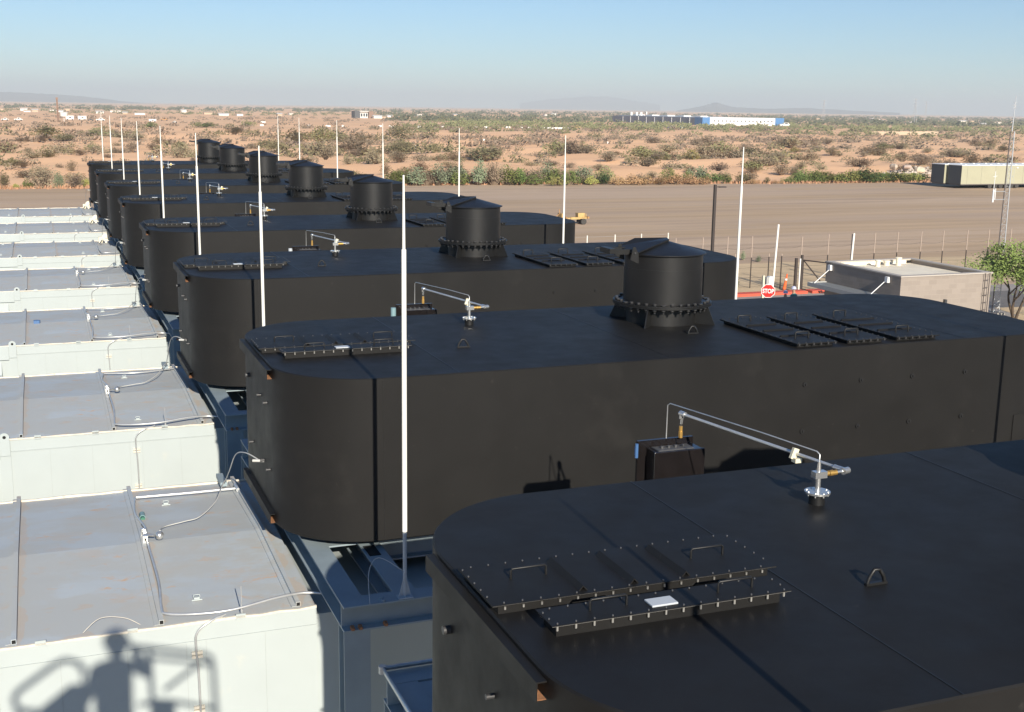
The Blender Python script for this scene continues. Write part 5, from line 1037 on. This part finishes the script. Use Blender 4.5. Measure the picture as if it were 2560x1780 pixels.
vehicle(17.2, 676.7, 3.9, 2.3, M['bldw'], 'white site trailer nearest the tall far mast', 'trailer'); vehicle(23.4, 680.7, 4.2, 2.2, M['bldw'], 'white site trailer right of the one by the mast', 'trailer'); vehicle(31.4, 659.4, 4.2, 1.8, M['bldw'], 'white truck behind the left lightning rods')
vehicle(26.8, 664, 3.4, 1.1, M['trend'], 'dark car parked between the white trailer and truck'); vehicle(55.0, 636.8, 3.5, 1.5, M['bldw'], 'white container trailer right of the left rods', 'trailer'); vehicle(63.8, 618.6, 2.4, 1.1, M['bldw'], 'smallest white car right of the container trailer')
vehicle(66.0, 693, 4.2, 1.6, M['rustm'], 'orange-brown digger body beyond the white vehicles'); vehicle(252.3, 559.8, 3.5, 1.6, M['yellow'], 'yellow-orange machine at the right end of the barrier run'); vehicle(319, 583, 4.5, 1.5, M['whb'], 'blue truck in front of the warehouse'); vehicle(326, 585, 3, 1.5, M['bldw'], 'white truck right of the blue one'); vehicle(482, 720, 9, 2.5, M['bldw'], 'white box truck right of the warehouse')
b = MB()
for dx, dy_ in ((0, 0), (.7, 0), (.35, .6)): b.cyl((10.2+dx, 622.4+dy_, 0), (10.35+dx*.5, 622.5+dy_*.5, 10.6), .16, n=5)
for i in range(9): b.box(10.1, 11.0, 622.4, 622.6, 1+i*1.1, 1.12+i*1.1)
b.box(10.0, 11.0, 622.2, 622.9, 10.5, 11.4); tag(b.build('radio_mast', M['bldb']), 'tall rusty mast far left above the desert', 'mast')
b = MB(); b.cyl((13.6, 640, 0), (13.6, 640, 2.6), .15, n=8); b.cyl((13.6, 640, 2.6), (13.6, 639.8, 4.4), 1.7, 1.9, n=14); tag(b.build('water_tank', M['bldw']), 'white raised tank right of the rusty mast', 'tank')
HS = sorted([(-29.9, 1315.2, 0.395), (-5.3, 1130.1, 0.342), (1.1, 1139.1, 0.345), (-8.6, 1251.9, 0.378), (15.5, 1200.3, 0.365), (20.3, 1092.0, 0.333), (32.9, 1319.2, 0.403), (50.5, 1062.9, 0.328), (70.6, 1196.4, 0.371), (69.6, 1053.8, 0.327), (77.3, 1002.9, 0.313), (143.1, 1295.0, 0.409), (142.5, 1104.6, 0.351), (143.7, 1015.6, 0.325), (153.9, 998.3, 0.321), (192.9, 1035.9, 0.337), (219.2, 1122.2, 0.366), (250.7, 934.9, 0.313), (254.8, 938.1, 0.314), (290.2, 1041.9, 0.35), (366.7, 1203.1, 0.408), (390.9, 1160.0, 0.398), (576.7, 1365.0, 0.482), (688.2, 1607.2, 0.568), (932.4, 1321.6, 0.511), (888.0, 1140.9, 0.451), (1058.0, 1372.3, 0.541), (968.2, 1247.9, 0.493), (847.7, 1041.6, 0.416), (983.8, 1115.0, 0.454), (1053.3, 1180.2, 0.482), (846.9, 931.5, 0.383), (988.3, 1066.9, 0.44), (1073.4, 1136.4, 0.471)], key=lambda p: px_of(p[0], p[1]))
for i, (x, y, s_) in enumerate(HS):
    T = thing('house', 'low pale far house, %s from the left along the horizon' % NUM[i], 'house', (x, y, 0), 'far houses on the horizon')
    L = rnd.uniform(3.5, 10)*s_/0.38; D = 6; h = rnd.uniform(1.3, 2.1)*s_/0.38
    bx('wall', M['bldw'] if i % 3 else M['bldt'], x-L/2, x+L/2, y, y+D, 0, h, T)
    b = MB(); b.prism([(y-.5, h), (y+D/2, h+0.7), (y+D+.5, h)], x-L/2-.4, x+L/2+.4, 'x'); b.build('roof', M['bldw'] if i % 2 else M['bldt'], T)
for i, (x, y, h) in enumerate(((755.8, 1062.8, 22), (793.5, 968.0, 24), (1118, 1342, 26))):
    b = MB()
    for dx, dy_ in ((-1.6, -1.6), (1.6, -1.6), (1.6, 1.6), (-1.6, 1.6)): b.cyl((x+dx, y+dy_, 0), (x+dx*.12, y+dy_*.12, h), .13, n=5)
    for z in (h*.72, h*.85, h*.97): b.box(x-3.4, x+3.4, y-.12, y+.12, z, z+.22)
    for k in range(8): z = k*h/8; q = 1.6*(1-.88*k/8); b.box(x-q, x+q, y-q-.06, y-q+.06, z, z+.1)
    tag(b.build('power_pylon', M['mast']), 'thin far steel pylon, %s of three beyond the warehouse' % ['leftmost', 'middle', 'rightmost'][i], 'pylon', 'far power pylons')

# ------------------------------------------------------------------ hills
def hills(name, ridge, depth, seed):
    rnd = random.Random(seed); P = smooth_path([Vector(p) for p in ridge], 8); V = []; F = []; n = len(P); rows = 9
    for i, p in enumerate(P):
        u = Vector((p.x, p.y, 0)).normalized(); nz = rnd.uniform(-1, 1)*0.05*max(p.z, 1)
        for j in range(rows):
            t = (j-rows//2)/(rows//2); q = Vector((p.x, p.y, 0))+u*t*depth; hh = max(0, (p.z+nz)*(1-abs(t))**0.9)*(1 if j == rows//2 else rnd.uniform(.75, 1.05)); V.append((q.x, q.y, hh-1 if abs(t) > .99 else hh))
    for i in range(n-1):
        for j in range(rows-1): a = i*rows+j; F.append((a, a+1, a+rows+1, a+rows))
    b = MB(); b.add(V, F, True); tag(b.build(name, M['hill']), None, None, None, 'structure')
hills('hills', [(-5200, 7600, 190), (-4300, 8000, 160)]+[(-1781, 8822, 90), (-1365, 8896, 78), (-918, 8953, 103), (-568, 8982, 79), (-204, 8998, 63), (6, 9000, 56), (218, 8997, 47), (432, 8990, 29), (579, 8981, 12), (775, 8967, -1)], 900, 1)
hills('hills', [(4096, 7448, 4), (4213, 7382, 30), (4282, 7342, 50), (4326, 7317, 64), (4375, 7288, 48), (4437, 7250, 34), (4517, 7201, 30), (4647, 7118, 27), (4778, 7030, 34), (4953, 6908, 29), (5095, 6804, 22), (5316, 6632, 13)], 800, 2)
hills('hills', [(5151, 13018, 58), (5403, 12915, 97), (5694, 12790, 129), (5899, 12696, 145), (6050, 12625, 143), (6306, 12499, 107), (6587, 12354, 63)], 1500, 3)

# ------------------------------------------------------------------ haze
hz = MB(); hz.box(-9000, 17000, -1500, 17000, -3, 165); ho = hz.build('haze', [], None); ho['kind'] = 'stuff'
hm = bpy.data.materials.new('haze'); hm.use_nodes = True; hn = hm.node_tree; hn.nodes.clear()
pv = hn.nodes.new('ShaderNodeVolumePrincipled'); pv.inputs['Color'].default_value = (0.60, 0.72, 0.80, 1); pv.inputs['Density'].default_value = 0.00021; pv.inputs['Anisotropy'].default_value = 0.0
oo = hn.nodes.new('ShaderNodeOutputMaterial'); hn.links.new(pv.outputs[0], oo.inputs['Volume']); ho.data.materials.append(hm)
